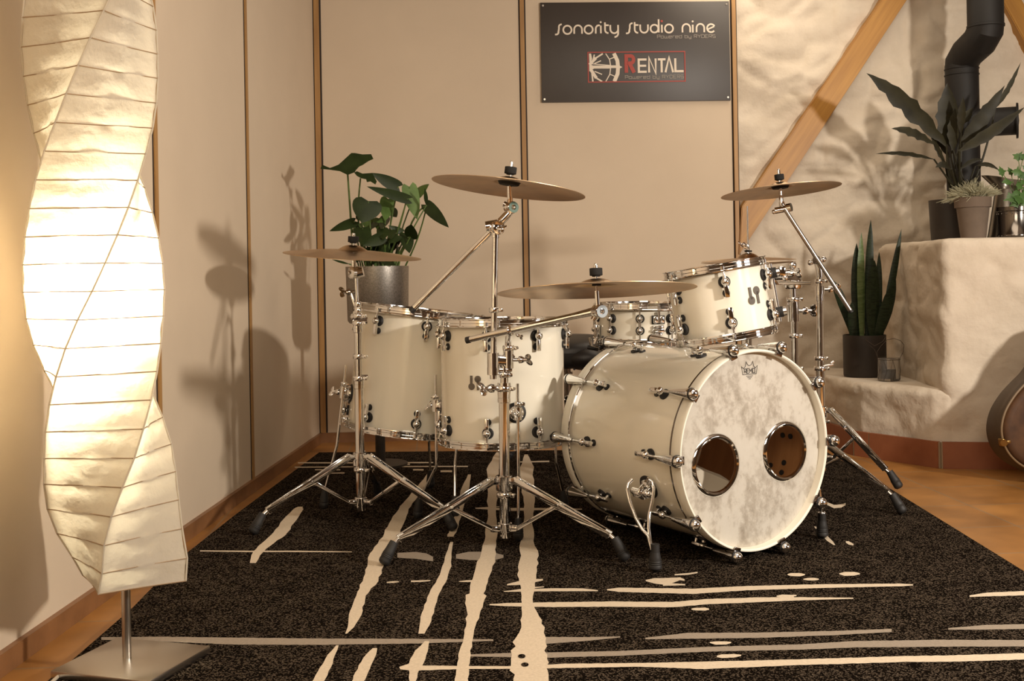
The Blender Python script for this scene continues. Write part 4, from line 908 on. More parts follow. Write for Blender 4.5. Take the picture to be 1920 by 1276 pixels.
# damping cloth inside, seen through the left hole
pw = thing('damping_cushion', 'white cloth cushion lying inside the bass drum, seen through the left hole', 'cushion', mbd @ V((-.03,-.2,-.235)))
mb = MB(); bm2 = bmesh.new(); bmesh.ops.create_cube(bm2, size=1); bmesh.ops.subdivide_edges(bm2, edges=bm2.edges[:], cuts=7, use_grid_fill=True)
for v in bm2.verts:
    k = 1-.30*((2*v.co.x)**4+(2*v.co.y)**4)/2; v.co = V((v.co.x*.20, v.co.y*.20, v.co.z*.15*k+.006*noise.noise(v.co*5)))
mb.take(bm2, mbd @ M.Translation(V((-.060,-.150,-.225))) @ M.Rotation(rad(-22), 4, 'Z') @ M.Rotation(rad(-90), 4, 'X')); obj('cushion_cover', mb, pillowm, pw, sharp=60)
# ---- tom stand
TY = 4.0; ts = thing('tom_stand', 'chrome tripod stand holding the rack tom, left of the right boom stand', 'stand', None, SG)
b = P(1489,700,TY); bx, by = b.x, b.y; WM[ts] = M.Translation(V((bx,by,0))); ts.matrix_world = WM[ts]
def Q(px, py, Y=None): return P(px, py, Y or TY)
tripod(ts, (bx,by), .27, .385, (rad(53), rad(173), rad(-72)), .10, .016)
mb = MB(); mb.cyl((bx,by,.05), Q(1490,690), .0155, seg=20); obj('base_tube', mb, chrome, ts)
mb = MB(); mb.cyl(Q(1490,700), Q(1489,560), .0125, seg=20); obj('middle_tube', mb, chrome, ts)
mb = MB(); memlock(mb, Q(1489,629), (0,0,1), .013, (1,-.3,0)); obj('memory_lock', mb, chrome, ts); mb = MB(); memlock(mb, Q(1489,690), (0,0,1), .016, (1,-.3,0)); sleeve(mb, Q(1490,712), (0,0,1), .0185, .03); obj('clamp', mb, chrome, ts); mb = MB(); mb.cyl(Q(1488,602), Q(1487,566), .0225, seg=20); memlock(mb, Q(1487,561), (0,0,1), .018, (1,-.3,0)); mb.cyl(Q(1487,560), Q(1486,530), .0125, seg=16); obj('clamp', mb, chrome, ts)
mb = MB(); wing(mb, Q(1500,582,TY-.01), (1,-.3,0), k=1.6); obj('wing_nut', mb, chrome, ts)
mb = MB(); mb.lathe([(0,0),(.028,0),(.033,.007),(.033,.030),(.021,.044),(.013,.054),(.014,.060),(0,.062)], Q(1487,541), (0,0,1), 22); mb.sph(Q(1486,497), .0145, 14, (1,.7,1)); mb.cyl(Q(1486,512), Q(1486,500), .006, seg=10); mb.box(Q(1476,526), (.028,.024,.036), None, .007)
mb.cyl(Q(1448,530,TRY+.05), Q(1518,531), .0060, seg=12); mb.tube([Q(1445,512,TRY+.03), Q(1449,522,TRY+.04), Q(1456,530,TRY+.06), Q(1470,531,TY-.1)], .0065, 10); obj('tom_arm', mb, chrome, ts)
mb = MB(); c = Q(1452,514,TRY+.04); mb.mi = 0; mb.cyl(c+V((-.01,0,0)), c+V((.024,-.006,0)), .019, seg=18); mb.cyl(c+V((.024,0,0)), c+V((.050,-.01,.002)), .013, seg=16); wing(mb, c+V((.042,-.012,.0)), (.9,-.4,.1), k=1.1); mb.sph(c+V((.012,-.018,.012)), .011); mb.sph(c+V((.03,-.016,-.012)), .010); obj('tom_clamp', mb, chrome, ts)
# ---- hi-hat
HY = 4.27; hh, hc, hn = cymbal('top hi-hat cymbal just behind the rack tom', (1403,474), HY, .178, -1.0, -1.2, .042, bowh=.010)
hb, hbc, hbn = cymbal('lower hi-hat cymbal facing the top one, behind the rack tom', (1403,502), HY, .178, 180, 0, .042, bowh=.010)
hb.matrix_world = M.Translation(P(1403,506,HY)) @ M.Rotation(PI, 4, 'X')
hs = thing('hi_hat_stand', 'slim chrome hi-hat stand with pedal behind the rack tom and bass drum', 'stand', (P(1403,600,HY).x, HY, 0), SG)
hx = P(1403,600,HY).x
mb = MB(); mb.cyl((hx,HY,.04),(hx,HY,.70),.0125,seg=18); obj('base_tube', mb, chrome, hs)
mb = MB(); mb.cyl((hx,HY,.69),(hx,HY,.832),.0095,seg=16); memlock(mb, (hx,HY,.685), (0,0,1), .012); obj('upper_tube', mb, chrome, hs)
mb = MB(); mb.cyl((hx,HY,.05), P(1401,386,HY), .0032, seg=10); obj('pull_rod', mb, chrome, hs)
mb = MB(); sleeve(mb, P(1402,480,HY), (0,0,1), .008, .045); mb.cyl(P(1402,465,HY), P(1396,462,HY), .007, seg=12); wing(mb, P(1397,458,HY-.006), (-.7,-.6,0), k=.9); mb.mi = 1; mb.cyl(P(1403,474,HY)+V((0,0,.003)), P(1403,469,HY), .014, seg=18); obj('clutch', mb, [chrome, felt], hs)
mb = MB(); mb.mi = 0; mb.lathe([(0,.0),(.02,.0),(.024,.012),(0,.012)], (hx,HY,.830), (0,0,1), 20); obj('seat_cup', mb, blackplastic, hs)
tripod(hs, (hx,HY), .26, .27, (rad(100), rad(220), rad(-20)), .10, .0135)
mb = MB(); mb.box((hx-.10,HY+.12,.05), (.09,.27,.010), M.Rotation(rad(38), 3, 'Z') @ M.Rotation(rad(-14), 3, 'X'), .003); mb.box((hx-.05,HY+.06,.010), (.08,.30,.008), M.Rotation(rad(38), 3, 'Z'), .002); obj('pedal', mb, steel, hs)
# ---- throne
TZ = 5.0; th = thing('drum_throne', 'black padded drum throne behind the right floor tom', 'stool', (P(1060,640,TZ).x, TZ, 0))
tx = P(1062,640,TZ).x; zb, zt = P(1062,688,TZ).z, P(1062,627,TZ).z
mb = MB(); bm2 = bmesh.new(); bmesh.ops.create_uvsphere(bm2, u_segments=40, v_segments=20, radius=1)
for v in bm2.verts:
    x, y, z = v.co; r = math.hypot(x, y); sh_ = (1+.10*cos(math.atan2(y, x))**2)
    zz = (abs(z)**.45)*(1 if z > 0 else -1); top = zt-.025+.025*cos(2.2*y) if z > 0 else zb
    rr_ = (r**.35 if r > 0 else 0); v.co = V((x/r*rr_*.165*sh_ if r else 0, y/r*rr_*.165 if r else 0, 0))
    hz = (zt-zb)/2; v.co.z = (zb+zt)/2+zz*hz*(1-.0*r)-(.035*max(0,-v.co.y*6) if z > 0 else 0)
mb.take(bm2, M.Translation(V((tx, TZ, 0)))); obj('seat', mb, leather, th, sharp=70)
mb = MB(); bm2 = bmesh.new(); bmesh.ops.create_uvsphere(bm2, u_segments=32, v_segments=14, radius=1)
mb.take(bm2, M.Translation(V((tx+.075, TZ-.10, zb+.045))) @ M.Diagonal((.095,.085,.052,1))); obj('seat_bolster', mb, leather, th)
mb = MB()
for k in range(22):
    a = 2*PI*k/22; mb.sph((tx+.172*cos(a), TZ+.160*sin(a), zb+.004), .005, 8)
obj('seat_rivet', mb, blackplastic, th)
mb = MB(); mb.cyl((tx,TZ,.05),(tx,TZ,zb+.01),.018,seg=16); mb.cyl((tx,TZ,.30),(tx,TZ,zb-.02),.026,seg=16); obj('post', mb, darkchrome, th)
tripod(th, (tx,TZ), .22, .28, (rad(20), rad(140), rad(260)), .08, .018)
# ================================================================= PLANTS
LANCE = [(0,.15),(.12,.55),(.3,.92),(.45,1),(.65,.85),(.82,.5),(.93,.2),(1,.0)]
HEART = [(-.14,.55),(-.05,.9),(.1,1.0),(.3,.98),(.5,.84),(.7,.58),(.85,.32),(.95,.12),(1,.0)]
SWORD = [(0,.55),(.25,.85),(.5,1),(.7,.9),(.85,.6),(.95,.25),(1,.0)]
def leaf(mb, a, b, w, nrm=(0,-1,.35), shape=LANCE, sag=0.0, fold=.15, wavy=0.0, sag_dir=(0,0,1), seed=0):
    """blade with a raised midrib fold from base a to tip b, full width w"""
    a, b = V(a), V(b); d = b-a; Lh = d.length; dn = d.normalized(); nr = V(nrm); nr = (nr-dn*nr.dot(dn)).normalized(); s = dn.cross(nr); r = random.Random(seed)
    rows = []; sd = V(sag_dir); n = 14
    for i in range(n+1):
        t = shape[0][0]+(1-shape[0][0])*i/n; ww = interp(shape, t)*w/2
        p = a+d*t+sd*(sag*4*max(t,0)*(1-t)); f = 1+wavy*sin(t*34+seed) if wavy else 1
        l = p+s*ww*f-nr*abs(ww)*fold; q = p-s*ww*(1+wavy*sin(t*31+2+seed))-nr*ww*fold
        if wavy: l += nr*ww*wavy*.8*sin(t*30+seed); q += nr*ww*wavy*.8*sin(t*27+1+seed)
        if t < -.01: p = p+dn*(-t)*Lh*.9                 # heart notch
        rows.append((mb.v(l), mb.v(p+s*ww*.02), mb.v(q)))
    for A, B in zip(rows, rows[1:]):
        mb.face([A[0], A[1], B[1], B[0]]); mb.face([A[1], A[2], B[2], B[1]])
def stem(mb, a, b, r, bend=0.0, r2=None, side=(0,0,0)):
    a, b = V(a), V(b); sd = V(side); mb.tube([a+(b-a)*t+V((0,0,bend))*sin(PI*t)+sd*sin(PI*t) for t in (i/8 for i in range(9))], [r+((r2 or r*.7)-r)*i/8 for i in range(9)], 7)
def potlathe(mb, c, prof): mb.lathe(prof, c, (0,0,1), 56)
# ---- monstera in a galvanised planter on a slim stand
MY = 4.95; pc = P(709,600,MY); pR = 59/F*MY; zt_, zb_ = P(709,499,MY).z, P(709,605,MY).z
mo = thing('potted_plant', 'monstera with large split green leaves in a tall round galvanised pot', 'plant', (pc.x, MY, zb_))
mb = MB(); potlathe(mb, (pc.x,MY,0), [(0,zb_+.001),(pR*.90,zb_+.001),(pR*.96,zb_+.012),(pR,zt_),(pR-.004,zt_),(pR-.006,zt_-.03),(pR-.01,zt_-.05)]); obj('pot', mb, zinc, mo)
mb = MB(); potlathe(mb, (pc.x,MY,0), [(pR-.006,zt_-.03),(0,zt_-.025)]); obj('soil', mb, soil, mo)
def mc(x, y, dy=0): return P(520+x/3.752, 260+y/3.752, MY+dy)
ms_ = 1/3.752/F*MY
ST, LD_, LL = MB(), MB(), MB()
HL = [(850,335,662,240,95,-.05,0),(915,420,628,335,80,-.10,0),(930,340,985,570,112,-.02,1),(965,400,1068,318,75,.02,1),(1050,465,1207,625,85,-.06,0),(1052,470,1038,348,28,-.06,0),(640,440,595,592,195,-.10,0),
 (542,580,365,650,82,-.08,0),(780,425,758,577,105,.0,1),(805,500,840,552,62,.03,0),(640,560,650,655,85,.02,1),(715,560,722,655,80,.0,1),(600,630,600,748,112,-.10,0),(742,630,746,710,82,-.07,0),(806,640,800,708,56,-.06,0),
 (880,655,778,610,48,-.04,0),(935,690,945,603,98,-.09,0),(905,668,930,805,95,-.05,0),(850,680,788,735,62,-.08,0),(742,690,598,752,88,-.11,0),(742,850,835,890,52,-.12,0),(505,880,382,848,18,-.10,0),(590,560,560,520,60,-.03,0),(610,850,690,838,40,-.08,0),(850,780,840,760,70,-.02,0)]
for i, (x0,y0,x1,y1,w,dy,lt) in enumerate(HL):
    r = random.Random(i); a = mc(x0,y0,dy); b = mc(x1,y1,dy-.05+r.uniform(-.03,.03))
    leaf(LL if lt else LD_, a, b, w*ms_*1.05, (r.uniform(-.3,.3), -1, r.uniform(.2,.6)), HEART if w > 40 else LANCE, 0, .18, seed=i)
    g0 = V((pc.x+(a.x-pc.x)*.35+r.uniform(-.03,.03), MY+r.uniform(-.06,.06), zt_-.03)); stem(ST, g0, a, .0040, .0, .003, (r.uniform(-.015,.015),0,0))
for i in range(13):
    r = random.Random(i+200); x, y = r.uniform(560,920), r.uniform(540,820); a = mc(x, y, r.uniform(-.08,.08)); b = mc(x+r.uniform(-75,75), y+r.uniform(50,110), r.uniform(-.14,.06))
    leaf(LL if i%5 == 0 else LD_, a, b, r.uniform(60,100)*ms_, (r.uniform(-.6,.6), -1, r.uniform(.0,.9)), HEART, 0, .25, seed=i)
    stem(ST, V((pc.x+(a.x-pc.x)*.4, MY, zt_-.03)), a, .0035, .0, .003)
# the big split leaf on top, two fenestrated halves along a midrib
def halfleaf(pts, dy0, k): return [mc(x, y, dy0+k*abs(y-200)*.0006) for x, y in pts]
for pts in ([(495,255),(505,215),(525,160),(545,100),(520,100),(455,160),(480,165),(430,182),(385,200),(440,208),(430,214),(370,205),(315,182),(303,212),(370,218),(440,228)],
            [(495,255),(545,235),(552,222),(575,196),(588,170),(575,150),(590,128),(610,120),(625,118),(605,142),(582,168),(600,185),(640,158),(676,142),(660,108),(600,110),(545,100),(525,160),(505,215)],
            [(540,238),(560,228),(600,245),(640,242),(668,240),(700,300),(690,322),(655,300),(630,305),(625,285),(590,278),(560,262)]):
    LD_.poly([mc(x, y, -.08-(y-100)*.0004) for x, y in pts])
stem(ST, mc(540,890), mc(495,250,-.09), .0055, 0, .004, (-.0,0,0)); stem(ST, mc(620,890), mc(585,278,-.09), .005, 0, .0035, (-.02,0,0))
stem(ST, mc(850,890), mc(1052,466,-.06), .005, .06, .0035)
for k in range(16):
    r = random.Random(k+50); x = r.uniform(560,860); stem(ST, mc(x,895,r.uniform(-.05,.05)), mc(x+r.uniform(-40,60),760,r.uniform(-.05,.05)), .0035)
obj('stem', ST, stemg, mo); bmesh.ops.triangulate(LD_.bm, faces=LD_.bm.faces[:]); bmesh.ops.triangulate(LL.bm, faces=LL.bm.faces[:])
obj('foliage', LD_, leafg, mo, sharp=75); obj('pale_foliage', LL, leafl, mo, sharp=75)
ps = thing('plant_stand', 'slim dark plant stand under the galvanised monstera pot', 'stand', (pc.x, MY, 0))
mb = MB(); mb.lathe([(0,zb_-.015),(pR*.8,zb_-.015),(pR*.8,zb_),(0,zb_)], (pc.x,MY,0), (0,0,1), 40); obj('top_plate', mb, darkpot, ps)
mb = MB(); mb.cyl((pc.x,MY,.01),(pc.x,MY,zb_-.014),.022,seg=18); obj('post', mb, darkpot, ps)
mb = MB(); mb.lathe([(0,.0),(.12,.0),(.12,.010),(.03,.018),(0,.018)], (pc.x,MY,0), (0,0,1), 40); obj('foot', mb, darkpot, ps)
# ---- tall bronze-leaved plant on the masonry
AY = 5.34; AC = P(1781,445,AY); zt_ = P(1781,375,AY).z; pR = 37/F*AY
al = thing('potted_plant', 'tall dark plant with long wavy bronze-green leaves beside the stove pipe', 'plant', (AC.x, AY, ZU))
mb = MB(); potlathe(mb, (AC.x,AY,0), [(0,ZU+.001),(pR*.86,ZU+.001),(pR*.9,ZU+.01),(pR,zt_),(pR-.006,zt_),(pR-.01,zt_-.03)]); obj('pot', mb, darkpot, al)
mb = MB(); potlathe(mb, (AC.x,AY,0), [(pR-.009,zt_-.02),(0,zt_-.015)]); obj('soil', mb, soil, al)
def ac(x, y, dy=0): return P(1380+x/2.774, y/2.774, AY+dy)
as_ = 1/2.774/F*AY
ST, LF = MB(), MB()
for i, (x0,y0,x1,y1,w,dy,sg_,wv) in enumerate([(1095,755,678,380,125,-.06,.03,.22),(1030,748,808,668,62,-.10,.02,.2),(1030,828,726,800,30,-.06,.015,.2),(1120,760,1098,432,150,-.03,0,.12),(1170,690,1182,503,55,-.10,0,.1),
 (1170,740,1398,443,88,-.02,-.02,.15),(1350,560,1482,322,30,-.02,-.015,.2),(1160,785,1502,556,72,-.10,-.01,.15),(1165,880,1292,828,30,-.04,.015,.1),(1245,862,1372,888,34,-.05,.02,.1),(1118,878,1036,872,44,-.12,.02,.1),(1180,640,1230,560,50,.02,0,.1),(1110,820,985,640,60,.04,.02,.15),(1150,800,1265,600,62,.05,-.01,.15),(1130,780,1140,560,80,-.08,0,.12),(1090,860,1010,700,40,-.05,.01,.15)]):
    r = random.Random(i+9); a = ac(x0,y0,dy); b = ac(x1,y1,dy+r.uniform(-.08,.03)); leaf(LF, a, b, w*as_*.88, (r.uniform(-.35,.35),-1,.45), LANCE, sg_, .22, wv*.8, seed=i)
    stem(ST, V((AC.x+.06+r.uniform(-.02,.02), AY+r.uniform(-.03,.03), zt_-.02)), a, .006, .0, .004, (r.uniform(-.015,.015),0,0))
obj('stem', ST, alog, al); obj('foliage', LF, alog, al, sharp=75)
# ---- silver-grey tuft in a taupe clay pot
BY = 5.08; bc = P(1825,444,BY); zt_ = P(1825,370,BY).z; zr = P(1825,389,BY).z; rt_, rb_ = 32.5/F*BY, 22/F*BY
tf = thing('potted_plant', 'small silver-grey bushy plant in a taupe clay pot on the masonry', 'plant', (bc.x, BY, ZU))
mb = MB(); potlathe(mb, (bc.x,BY,0), [(0,ZU+.001),(rb_,ZU+.001),(rt_*.90,zr),(rt_,zr),(rt_*1.02,zt_),(rt_*.93,zt_),(rt_*.9,zr)]); obj('pot', mb, taupe, tf, sharp=25)
mb = MB(); potlathe(mb, (bc.x,BY,0), [(rt_*.93,zt_-.012),(0,zt_-.005)]); obj('soil', mb, soil, tf)
mb = MB(); r = random.Random(4)
for i in range(620):
    a, e = r.uniform(0, 2*PI), r.random()**.6; q = V((cos(a)*e, sin(a)*e, 0)); b0 = V((bc.x, BY, zt_-.006))+q*rt_*.85
    ln_ = r.uniform(.045,.10)*(1.1-.3*e); top = b0+(q*r.uniform(.5,1.3)+V((r.uniform(-.8,.8), r.uniform(-.8,.8), 1.0-.55*e))).normalized()*ln_
    if q.x < -.4 and r.random() < .5: top += V((-.02,0,-.035))
    p2 = b0+(top-b0)*.5+V((r.uniform(-.012,.012), r.uniform(-.012,.012), .008)); mb.tube([b0, p2, top], [.0016,.0014,.0006], 4)
obj('foliage', mb, greyg, tf)
# ---- zinc jug
JY = 5.30; jc = P(1892,444,JY); zs, zn = P(1892,328,JY).z, P(1886,356,JY).z
jug = thing('zinc_jug', 'tall conical dark zinc jug with flared spout behind the ivy', 'jug', (jc.x, JY, ZU))
jr0, jr1 = 36/F*JY, 21/F*JY; jx = jc.x-.006
mb = MB(); prof = [(0,ZU+.001),(jr0,ZU+.001),(jr0,ZU+.012),(jr0*.95,ZU+.03),(jr1,zn),(jr1*.97,zn+.004)]
mb.lathe(prof, (jx,JY,0), (0,0,1), 48)
rings = []
for t in (0,.35,.7,1):
    ring = []
    for k in range(48):
        a = 2*PI*k/48; c_ = cos(a); wl = .5-.5*c_; rr_ = jr1*.97+t*(.010+.058*max(0,-c_)**2+.035*max(0,c_)**3); ring.append(mb.v((jx+rr_*c_, JY+rr_*.75*sin(a) if t else JY+rr_*sin(a), zn+.004+t*(.045+.022*max(0,-c_)**1.5-.008*max(0,c_)))))
    rings.append(ring)
for A, B in zip(rings, rings[1:]):
    for k in range(48): mb.face([A[k], A[(k+1)%48], B[(k+1)%48], B[k]])
zj = mat('dull_zinc', (.34,.31,.27), .28, 1); obj('body', mb, zj, jug)
mb = MB(); mb.tube([V((jx+.045,JY,zn+.03)), V((jx+.115,JY,zn+.015)), V((jx+.135,JY,zn-.06)), V((jx+.085,JY,ZU+.09))], .006, 8); obj('handle', mb, zj, jug)
# ---- ivy in a dark metal jar
IY = 5.05; ic = P(1905,444,IY); iR = 33/F*IY; zt_ = P(1905,388,IY).z
iv = thing('potted_plant', 'green ivy with lobed leaves in a shiny embossed metal jar', 'plant', (ic.x, IY, ZU))
jarm = mat('embossed_tin_jar', (.20,.18,.16), .14, 1)
mb = MB(); potlathe(mb, (ic.x,IY,0), [(0,ZU+.001),(iR*.95,ZU+.001),(iR,ZU+.008),(iR,ZU+.02),(iR*.97,ZU+.024),(iR*.97,zt_-.022),(iR*1.03,zt_-.018),(iR*1.03,zt_),(iR*.95,zt_),(iR*.93,zt_-.02)])
for k in range(20):
    a = 2*PI*k/20
    for z in (ZU+.014, zt_-.030): mb.sph((ic.x+iR*.98*cos(a), IY+iR*.98*sin(a), z), .004, 8)
obj('jar', mb, jarm, iv)
mb = MB(); potlathe(mb, (ic.x,IY,0), [(iR*.95,zt_-.015),(0,zt_-.012)]); obj('soil', mb, soil, iv)
def ivyleaf(mb, c, s, rot, nrm):
    z = V(nrm).normalized(); m = basis(z); ro = M.Rotation(rot, 3, 'Z')
    sh = [(0,-.45),(.35,-.55),(.45,-.2),(.85,-.05),(.5,.2),(.42,.4),(.18,.45),(0,1),(-.18,.45),(-.42,.4),(-.5,.2),(-.85,-.05),(-.45,-.2),(-.35,-.55)]
    cv = mb.v(c+m @ V((0,0,s*.12))); vs = [mb.v(c+m @ (ro @ V((x*s, y*s, -.1*s*abs(x))))) for x, y in sh]
    for i in range(len(vs)): mb.face([cv, vs[i], vs[(i+1)%len(vs)]])
LF, ST = MB(), MB(); r = random.Random(8)
def ic_(x, y, dy=0): return P(1720+x/7.09, 280+y/7.09, IY+dy)
spots = [(1120,295,.034,.0),(1240,295,.03,.02),(1330,305,.034,-.02),(1395,340,.03,0),(1340,100,.034,.03),(1410,95,.03,.02),(1200,430,.034,-.03),(1360,480,.033,-.05),(1420,440,.03,-.04),(1260,640,.044,-.08),(1350,660,.042,-.09),(1420,620,.04,-.06),(1330,590,.036,-.05),(1410,700,.03,-.09),(1300,720,.028,-.09),(1470,250,.036,.0),(1500,400,.04,-.03),(1540,560,.04,-.05),(1560,170,.035,.02),(1620,330,.04,0),(1600,650,.04,-.06),(1500,30,.03,.04)]
for x, y, s, dy in spots:
    p = ic_(x, y, dy); ivyleaf(LF, p, s, r.uniform(-2.6,2.6), (r.uniform(-.4,.4), -1, r.uniform(.1,.9))); stem(ST, V((ic.x+r.uniform(-.03,.03), IY+r.uniform(-.02,.02), zt_-.015)), p, .0022, .015)
obj('stem', ST, stemg, iv); obj('foliage', LF, ivyg, iv, sharp=80)
# ---- snake plant on the bench
SYP = 5.36; sc2 = P(1622,705,SYP); zt_ = P(1622,627,SYP).z; pR = 39/F*SYP
sn_ = thing('potted_plant', 'upright snake plant with pointed banded leaves in a black pot on the low bench', 'plant', (sc2.x, SYP, ZL))
mb = MB(); potlathe(mb, (sc2.x,SYP,0), [(0,ZL+.001),(pR*.97,ZL+.001),(pR,ZL+.008),(pR,zt_),(pR-.005,zt_),(pR-.008,zt_-.03)]); obj('pot', mb, darkpot, sn_)
mb = MB(); potlathe(mb, (sc2.x,SYP,0), [(pR-.006,zt_-.02),(0,zt_-.018)]); obj('soil', mb, soil, sn_)
def s2(x, y, dy=0): return P(1480+x/2.552, 400+y/2.552, SYP+dy)
k = 1/2.552/F*SYP; LF, L2 = MB(), MB()
for i, (x0,y0,x1,y1,w,dy,lt,sg_) in enumerate([(308,590,205,315,46,.0,0,.02),(325,590,322,140,52,-.02,0,0),(350,590,345,88,44,-.04,1,0),(372,590,390,28,40,.0,0,0),(402,590,393,178,50,.02,0,0),(405,590,408,222,78,-.05,0,0),(425,590,430,182,34,.0,0,0),(438,590,537,72,36,-.03,0,-.02),(425,590,510,310,70,-.05,0,-.02),(300,590,300,420,40,-.05,0,0)]):
    leaf(L2 if lt else LF, s2(x0,y0,dy), s2(x1,y1,dy-.02), w*k, (.3*((i%3)-1),-1,.1), SWORD, sg_, .35, seed=i)
obj('foliage', LF, snakeg, sn_, sharp=75); obj('pale_leaf', L2, snakel, sn_, sharp=75)
# ---- little glass jar with a wire handle
WY = 5.12; wc = P(1667,712,WY); wR = 20.5/F*WY; zb_, zt_ = ZL, ZL+.105
la = thing('glass_jar', 'small glass lantern jar with thin wire handle beside the snake plant pot', 'jar', (wc.x, WY, ZL))
mb = MB(); potlathe(mb, (wc.x,WY,0), [(0,zb_+.001),(wR*.9,zb_+.001),(wR,zb_+.008),(wR,zt_-.008),(wR*.97,zt_),(wR*.92,zt_),(wR*.94,zt_-.01),(wR*.94,zb_+.012),(0,zb_+.010)]); obj('glass', mb, glassm, la)
mb = MB(); potlathe(mb, (wc.x,WY,0), [(0,zb_+.012),(wR*.6,zb_+.012),(wR*.6,zb_+.055),(0,zb_+.055)]); obj('candle', mb, taupe, la)
mb = MB(); mb.torus((wc.x,WY,zt_-.006), (0,0,1), wR*1.02, .0014, 32, 6)
def wl(pts): mb.tube([P(x, y, WY-.01) for x, y in pts], .0011, 6)
wl([(1646,672),(1640,655),(1628,645),(1622,636),(1640,648),(1655,640),(1660,632)]); wl([(1687,672),(1694,658),(1695,646),(1688,638),(1676,634),(1664,637)]); wl([(1646,672),(1644,660),(1652,648),(1664,636)])
for a in range(8): mb.tube([V((wc.x+wR*1.02*cos(a*PI/4), WY+wR*1.02*sin(a*PI/4), zt_-.006)), V((wc.x+wR*1.02*cos(a*PI/4+.3), WY+wR*1.02*sin(a*PI/4+.3), zb_+.05)), V((wc.x+wR*1.02*cos(a*PI/4), WY+wR*1.02*sin(a*PI/4), zb_+.004))], .0009, 5)
obj('wire_handle', mb, wire, la)
# ================================================================= STOVE PIPE
pi_ = thing('stove_pipe', 'matt black stove pipe with an elbow and a capped side branch', 'pipe', None)
YA, YB = 5.42, 5.60
r1, r0 = 32.5/F*YA, 30/F*YB
T0, T1 = P(1848,-60,YA), P(1848,52,YA); E1 = P(1806,92,YB-.08); E2 = P(1803,122,YB); B0 = P(1804,444,YB); B0.x = E2.x; B0.z = ZU
T0 = V((T1.x, T1.y, HC-.01))
mb = MB(); mb.cyl(T0, T1, r1, seg=40); mb.lathe([(r1,0),(r1+.003,.002),(r1+.003,.012),(r1,.014)], T1, (0,0,1), 40); obj('upper_tube', mb, pipem, pi_)
mb = MB(); mb.tube([T1+V((0,0,.01)), T1-V((0,0,.01)), T1+(E2-T1)*.25-V((0,0,.02)), T1+(E2-T1)*.75+V((0,0,.015)), E2+V((0,0,.01)), E2-V((0,0,.02))], [r1,r1,r1*.99,r0*1.01,r0,r0], 40); obj('elbow', mb, pipem, pi_, sharp=20)
mb = MB(); mb.cyl(E2, B0, r0, seg=40)
for z in (-.02,-.05): mb.lathe([(r0,z-.004),(r0+.003,z-.002),(r0+.003,z+.002),(r0,z+.004)], E2, (0,0,1), 40)
obj('lower_tube', mb, pipem, pi_)
hb_, he = P(1804,232,YB), P(1907,226,YB-.10); dd = (he-hb_).normalized(); r2 = 26/F*YB
mb = MB(); mb.cyl(hb_, he, r2, seg=36); mb.lathe([(r2,-.004),(r2+.018,-.004),(r2+.018,.002),(r2+.016,.006),(r2*.5,.006),(0,.010)], he, dd, 36); obj('side_branch', mb, pipem, pi_)
# ================================================================= GUITAR CASE
GY = 4.47; gt = thing('guitar_case', 'worn brown instrument case standing against the stone bench at the right edge', 'case', None)
half = [(0,0),(.09,.006),(.155,.035),(.198,.09),(.212,.16),(.200,.235),(.176,.30),(.156,.345),(.145,.385),(.140,.43),(.138,.48),(.132,.53),(.115,.585),(.085,.615),(.065,.63),(.062,.80),(.075,.83),(.085,.98),(.06,1.03),(0,1.04)]
def cr_(pts, n=5):
    o_ = []
    for i in range(len(pts)-1):
        p0, p1, p2, p3 = (V(pts[max(0,i-1)]), V(pts[i]), V(pts[i+1]), V(pts[min(len(pts)-1,i+2)]))
        for j in range(n):
            t = j/n; o_.append(.5*((2*p1)+(p2-p0)*t+(2*p0-5*p1+4*p2-p3)*t*t+(3*p1-p0-3*p2+p3)*t**3))
    o_.append(V(pts[-1])); return o_
hp_ = cr_([(a, b, 0) for a, b in half]); outl2 = [V((p.x, p.y, 0)) for p in hp_]+[V((-p.x, p.y, 0)) for p in hp_[-2:0:-1]]
base_p = G(1962,893,ZF); base_p = V((base_p.x*4.30/base_p.y-.05, 4.30, ZF))
gm = M.Translation(V((base_p.x+.012, base_p.y+.0, ZF+.005))) @ M.Rotation(rad(8), 4, 'Z') @ M.Rotation(rad(-4), 4, 'X') @ M.Rotation(rad(26), 4, 'Y')
def gp(p, y, k=1.0):
    c = V((0,.17,0)); q = c+(p-c)*k if k != 1 else p
    return gm @ V((q.x, y, q.y))
# keep the lowest point on the floor
zmin = min(gp(p, 0).z for p in outl2); gm = M.Translation(V((0,0,ZF+.006-zmin))) @ gm
def band(mb, ys, ks):
    rings = [[mb.v(gp(p, y, k)) for p in outl2] for y, k in zip(ys, ks)]
    for A, B in zip(rings, rings[1:]):
        n = len(A)
        for i in range(n): mb.face([A[i], A[(i+1)%n], B[(i+1)%n], B[i]])
    return rings
gt.matrix_world = M.Translation(gm @ V((0,0,0))); WM[gt] = gt.matrix_world.copy()
mb = MB(); rg = band(mb, (0,.008,.10,.108), (.97,1,1,.97)); mb.face(rg[-1]); obj('side', mb, caseside, gt)
mb = MB(); rg = band(mb, (.002,-.010,-.018,-.022), (.985,.975,.94,.86)); mb.face(rg[-1][::-1]); obj('lid', mb, casem, gt, sharp=60)
mb = MB(); mb.tube([gp(p, -.006, 1.0) for p in outl2], .0045, 8, closed=True); obj('piping', mb, mat('case_piping', (.17,.11,.055), .5), gt)
mb = MB()
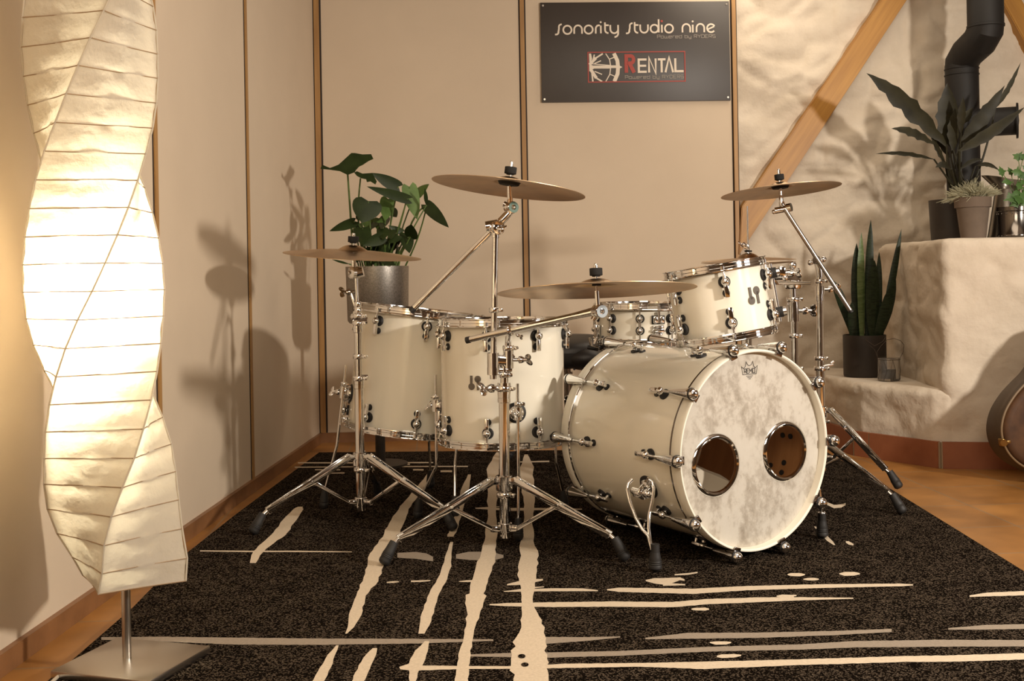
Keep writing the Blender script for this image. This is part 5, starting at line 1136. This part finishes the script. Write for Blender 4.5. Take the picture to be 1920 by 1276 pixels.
for i0 in (12, 36):
    p = outl2[-i0]; q = gp(p, .0); d = (gp(p, .0, 1.2)-q).normalized(); m = basis(d, V((0,1,0)))
    mb.box(q+d*.004-V((0,.004,0)), (.030,.034,.012), m, .004); mb.cyl(q+V((0,-.016,0)), q+V((0,-.022,0))+d*.004, .013, seg=18); mb.box(q+V((0,-.018,0))-d*.012, (.012,.008,.026), m, .003); obj('latch', mb, brass, gt); mb = MB()
mb.bm.free()
# ================================================================= LIGHT
def light(name, kind, loc, energy, col, look=None, **k):
    l = bpy.data.lights.new(name, kind); l.energy = energy; l.color = col
    for a, v in k.items(): setattr(l, a, v)
    o = bpy.data.objects.new(name, l); C.objects.link(o); o.location = loc
    if look is not None: o.rotation_euler = (V(look)-V(loc)).to_track_quat('-Z', 'Y').to_euler()
    return o
light('key_lamp', 'AREA', (3.1,1.2,1.55), 128, (1,.91,.80), (.3,4.2,.7), shape='DISK', size=.24)
light('ceiling_light', 'AREA', (.6,2.2,HC-.06), 34, (1,.84,.66), (.6,2.4,0), shape='RECTANGLE', size=2.2, size_y=1.6)
light('plaster_rake_light', 'AREA', (1.7,5.2,HC-.06), 15, (1,.86,.68), (1.55,5.0,0), shape='RECTANGLE', size=1.9, size_y=.25)  # added strip raking down the stone wall to bring out its relief
light('window_light', 'AREA', (XR-.04,2.3,1.25), 9, (1,.95,.9), (0,2.9,1.0), shape='RECTANGLE', size=1.1, size_y=1.3)
light('front_fill', 'AREA', (.1,-.3,2.1), 36, (1,.86,.68), (.1,3.8,.5), shape='RECTANGLE', size=1.6, size_y=.9)
bl = P(185,575,LY); light('lamp_bulb_light', 'POINT', (bl.x-.03, lp.y, bl.z), 33, (1,.90,.67), shadow_soft_size=.05)
w = bpy.data.worlds.new('room_air'); bpy.context.scene.world = w; w.use_nodes = True
w.node_tree.nodes['Background'].inputs[0].default_value = (1,.82,.62,1); w.node_tree.nodes['Background'].inputs[1].default_value = .05
# ================================================================= CAMERA
cd = bpy.data.cameras.new('camera'); cam = bpy.data.objects.new('camera', cd); C.objects.link(cam)
cam.matrix_world = M.Translation(V((0,0,H))) @ M.Rotation(rad(90), 4, 'X') @ M.Rotation(-ROLL, 4, 'Z')
cd.sensor_width = 36; cd.lens = F/1920*36; cd.shift_x = 0; cd.shift_y = -(638-CY)/1920; cd.clip_start = .05
sc = bpy.context.scene; sc.camera = cam
sc.view_settings.view_transform = 'Standard'; sc.view_settings.look = 'None'; sc.view_settings.exposure = 0
sc.cycles.max_bounces = 8; sc.cycles.use_denoising = True; sc.cycles.caustics_reflective = False; sc.cycles.caustics_refractive = False; sc.cycles.sample_clamp_indirect = 6
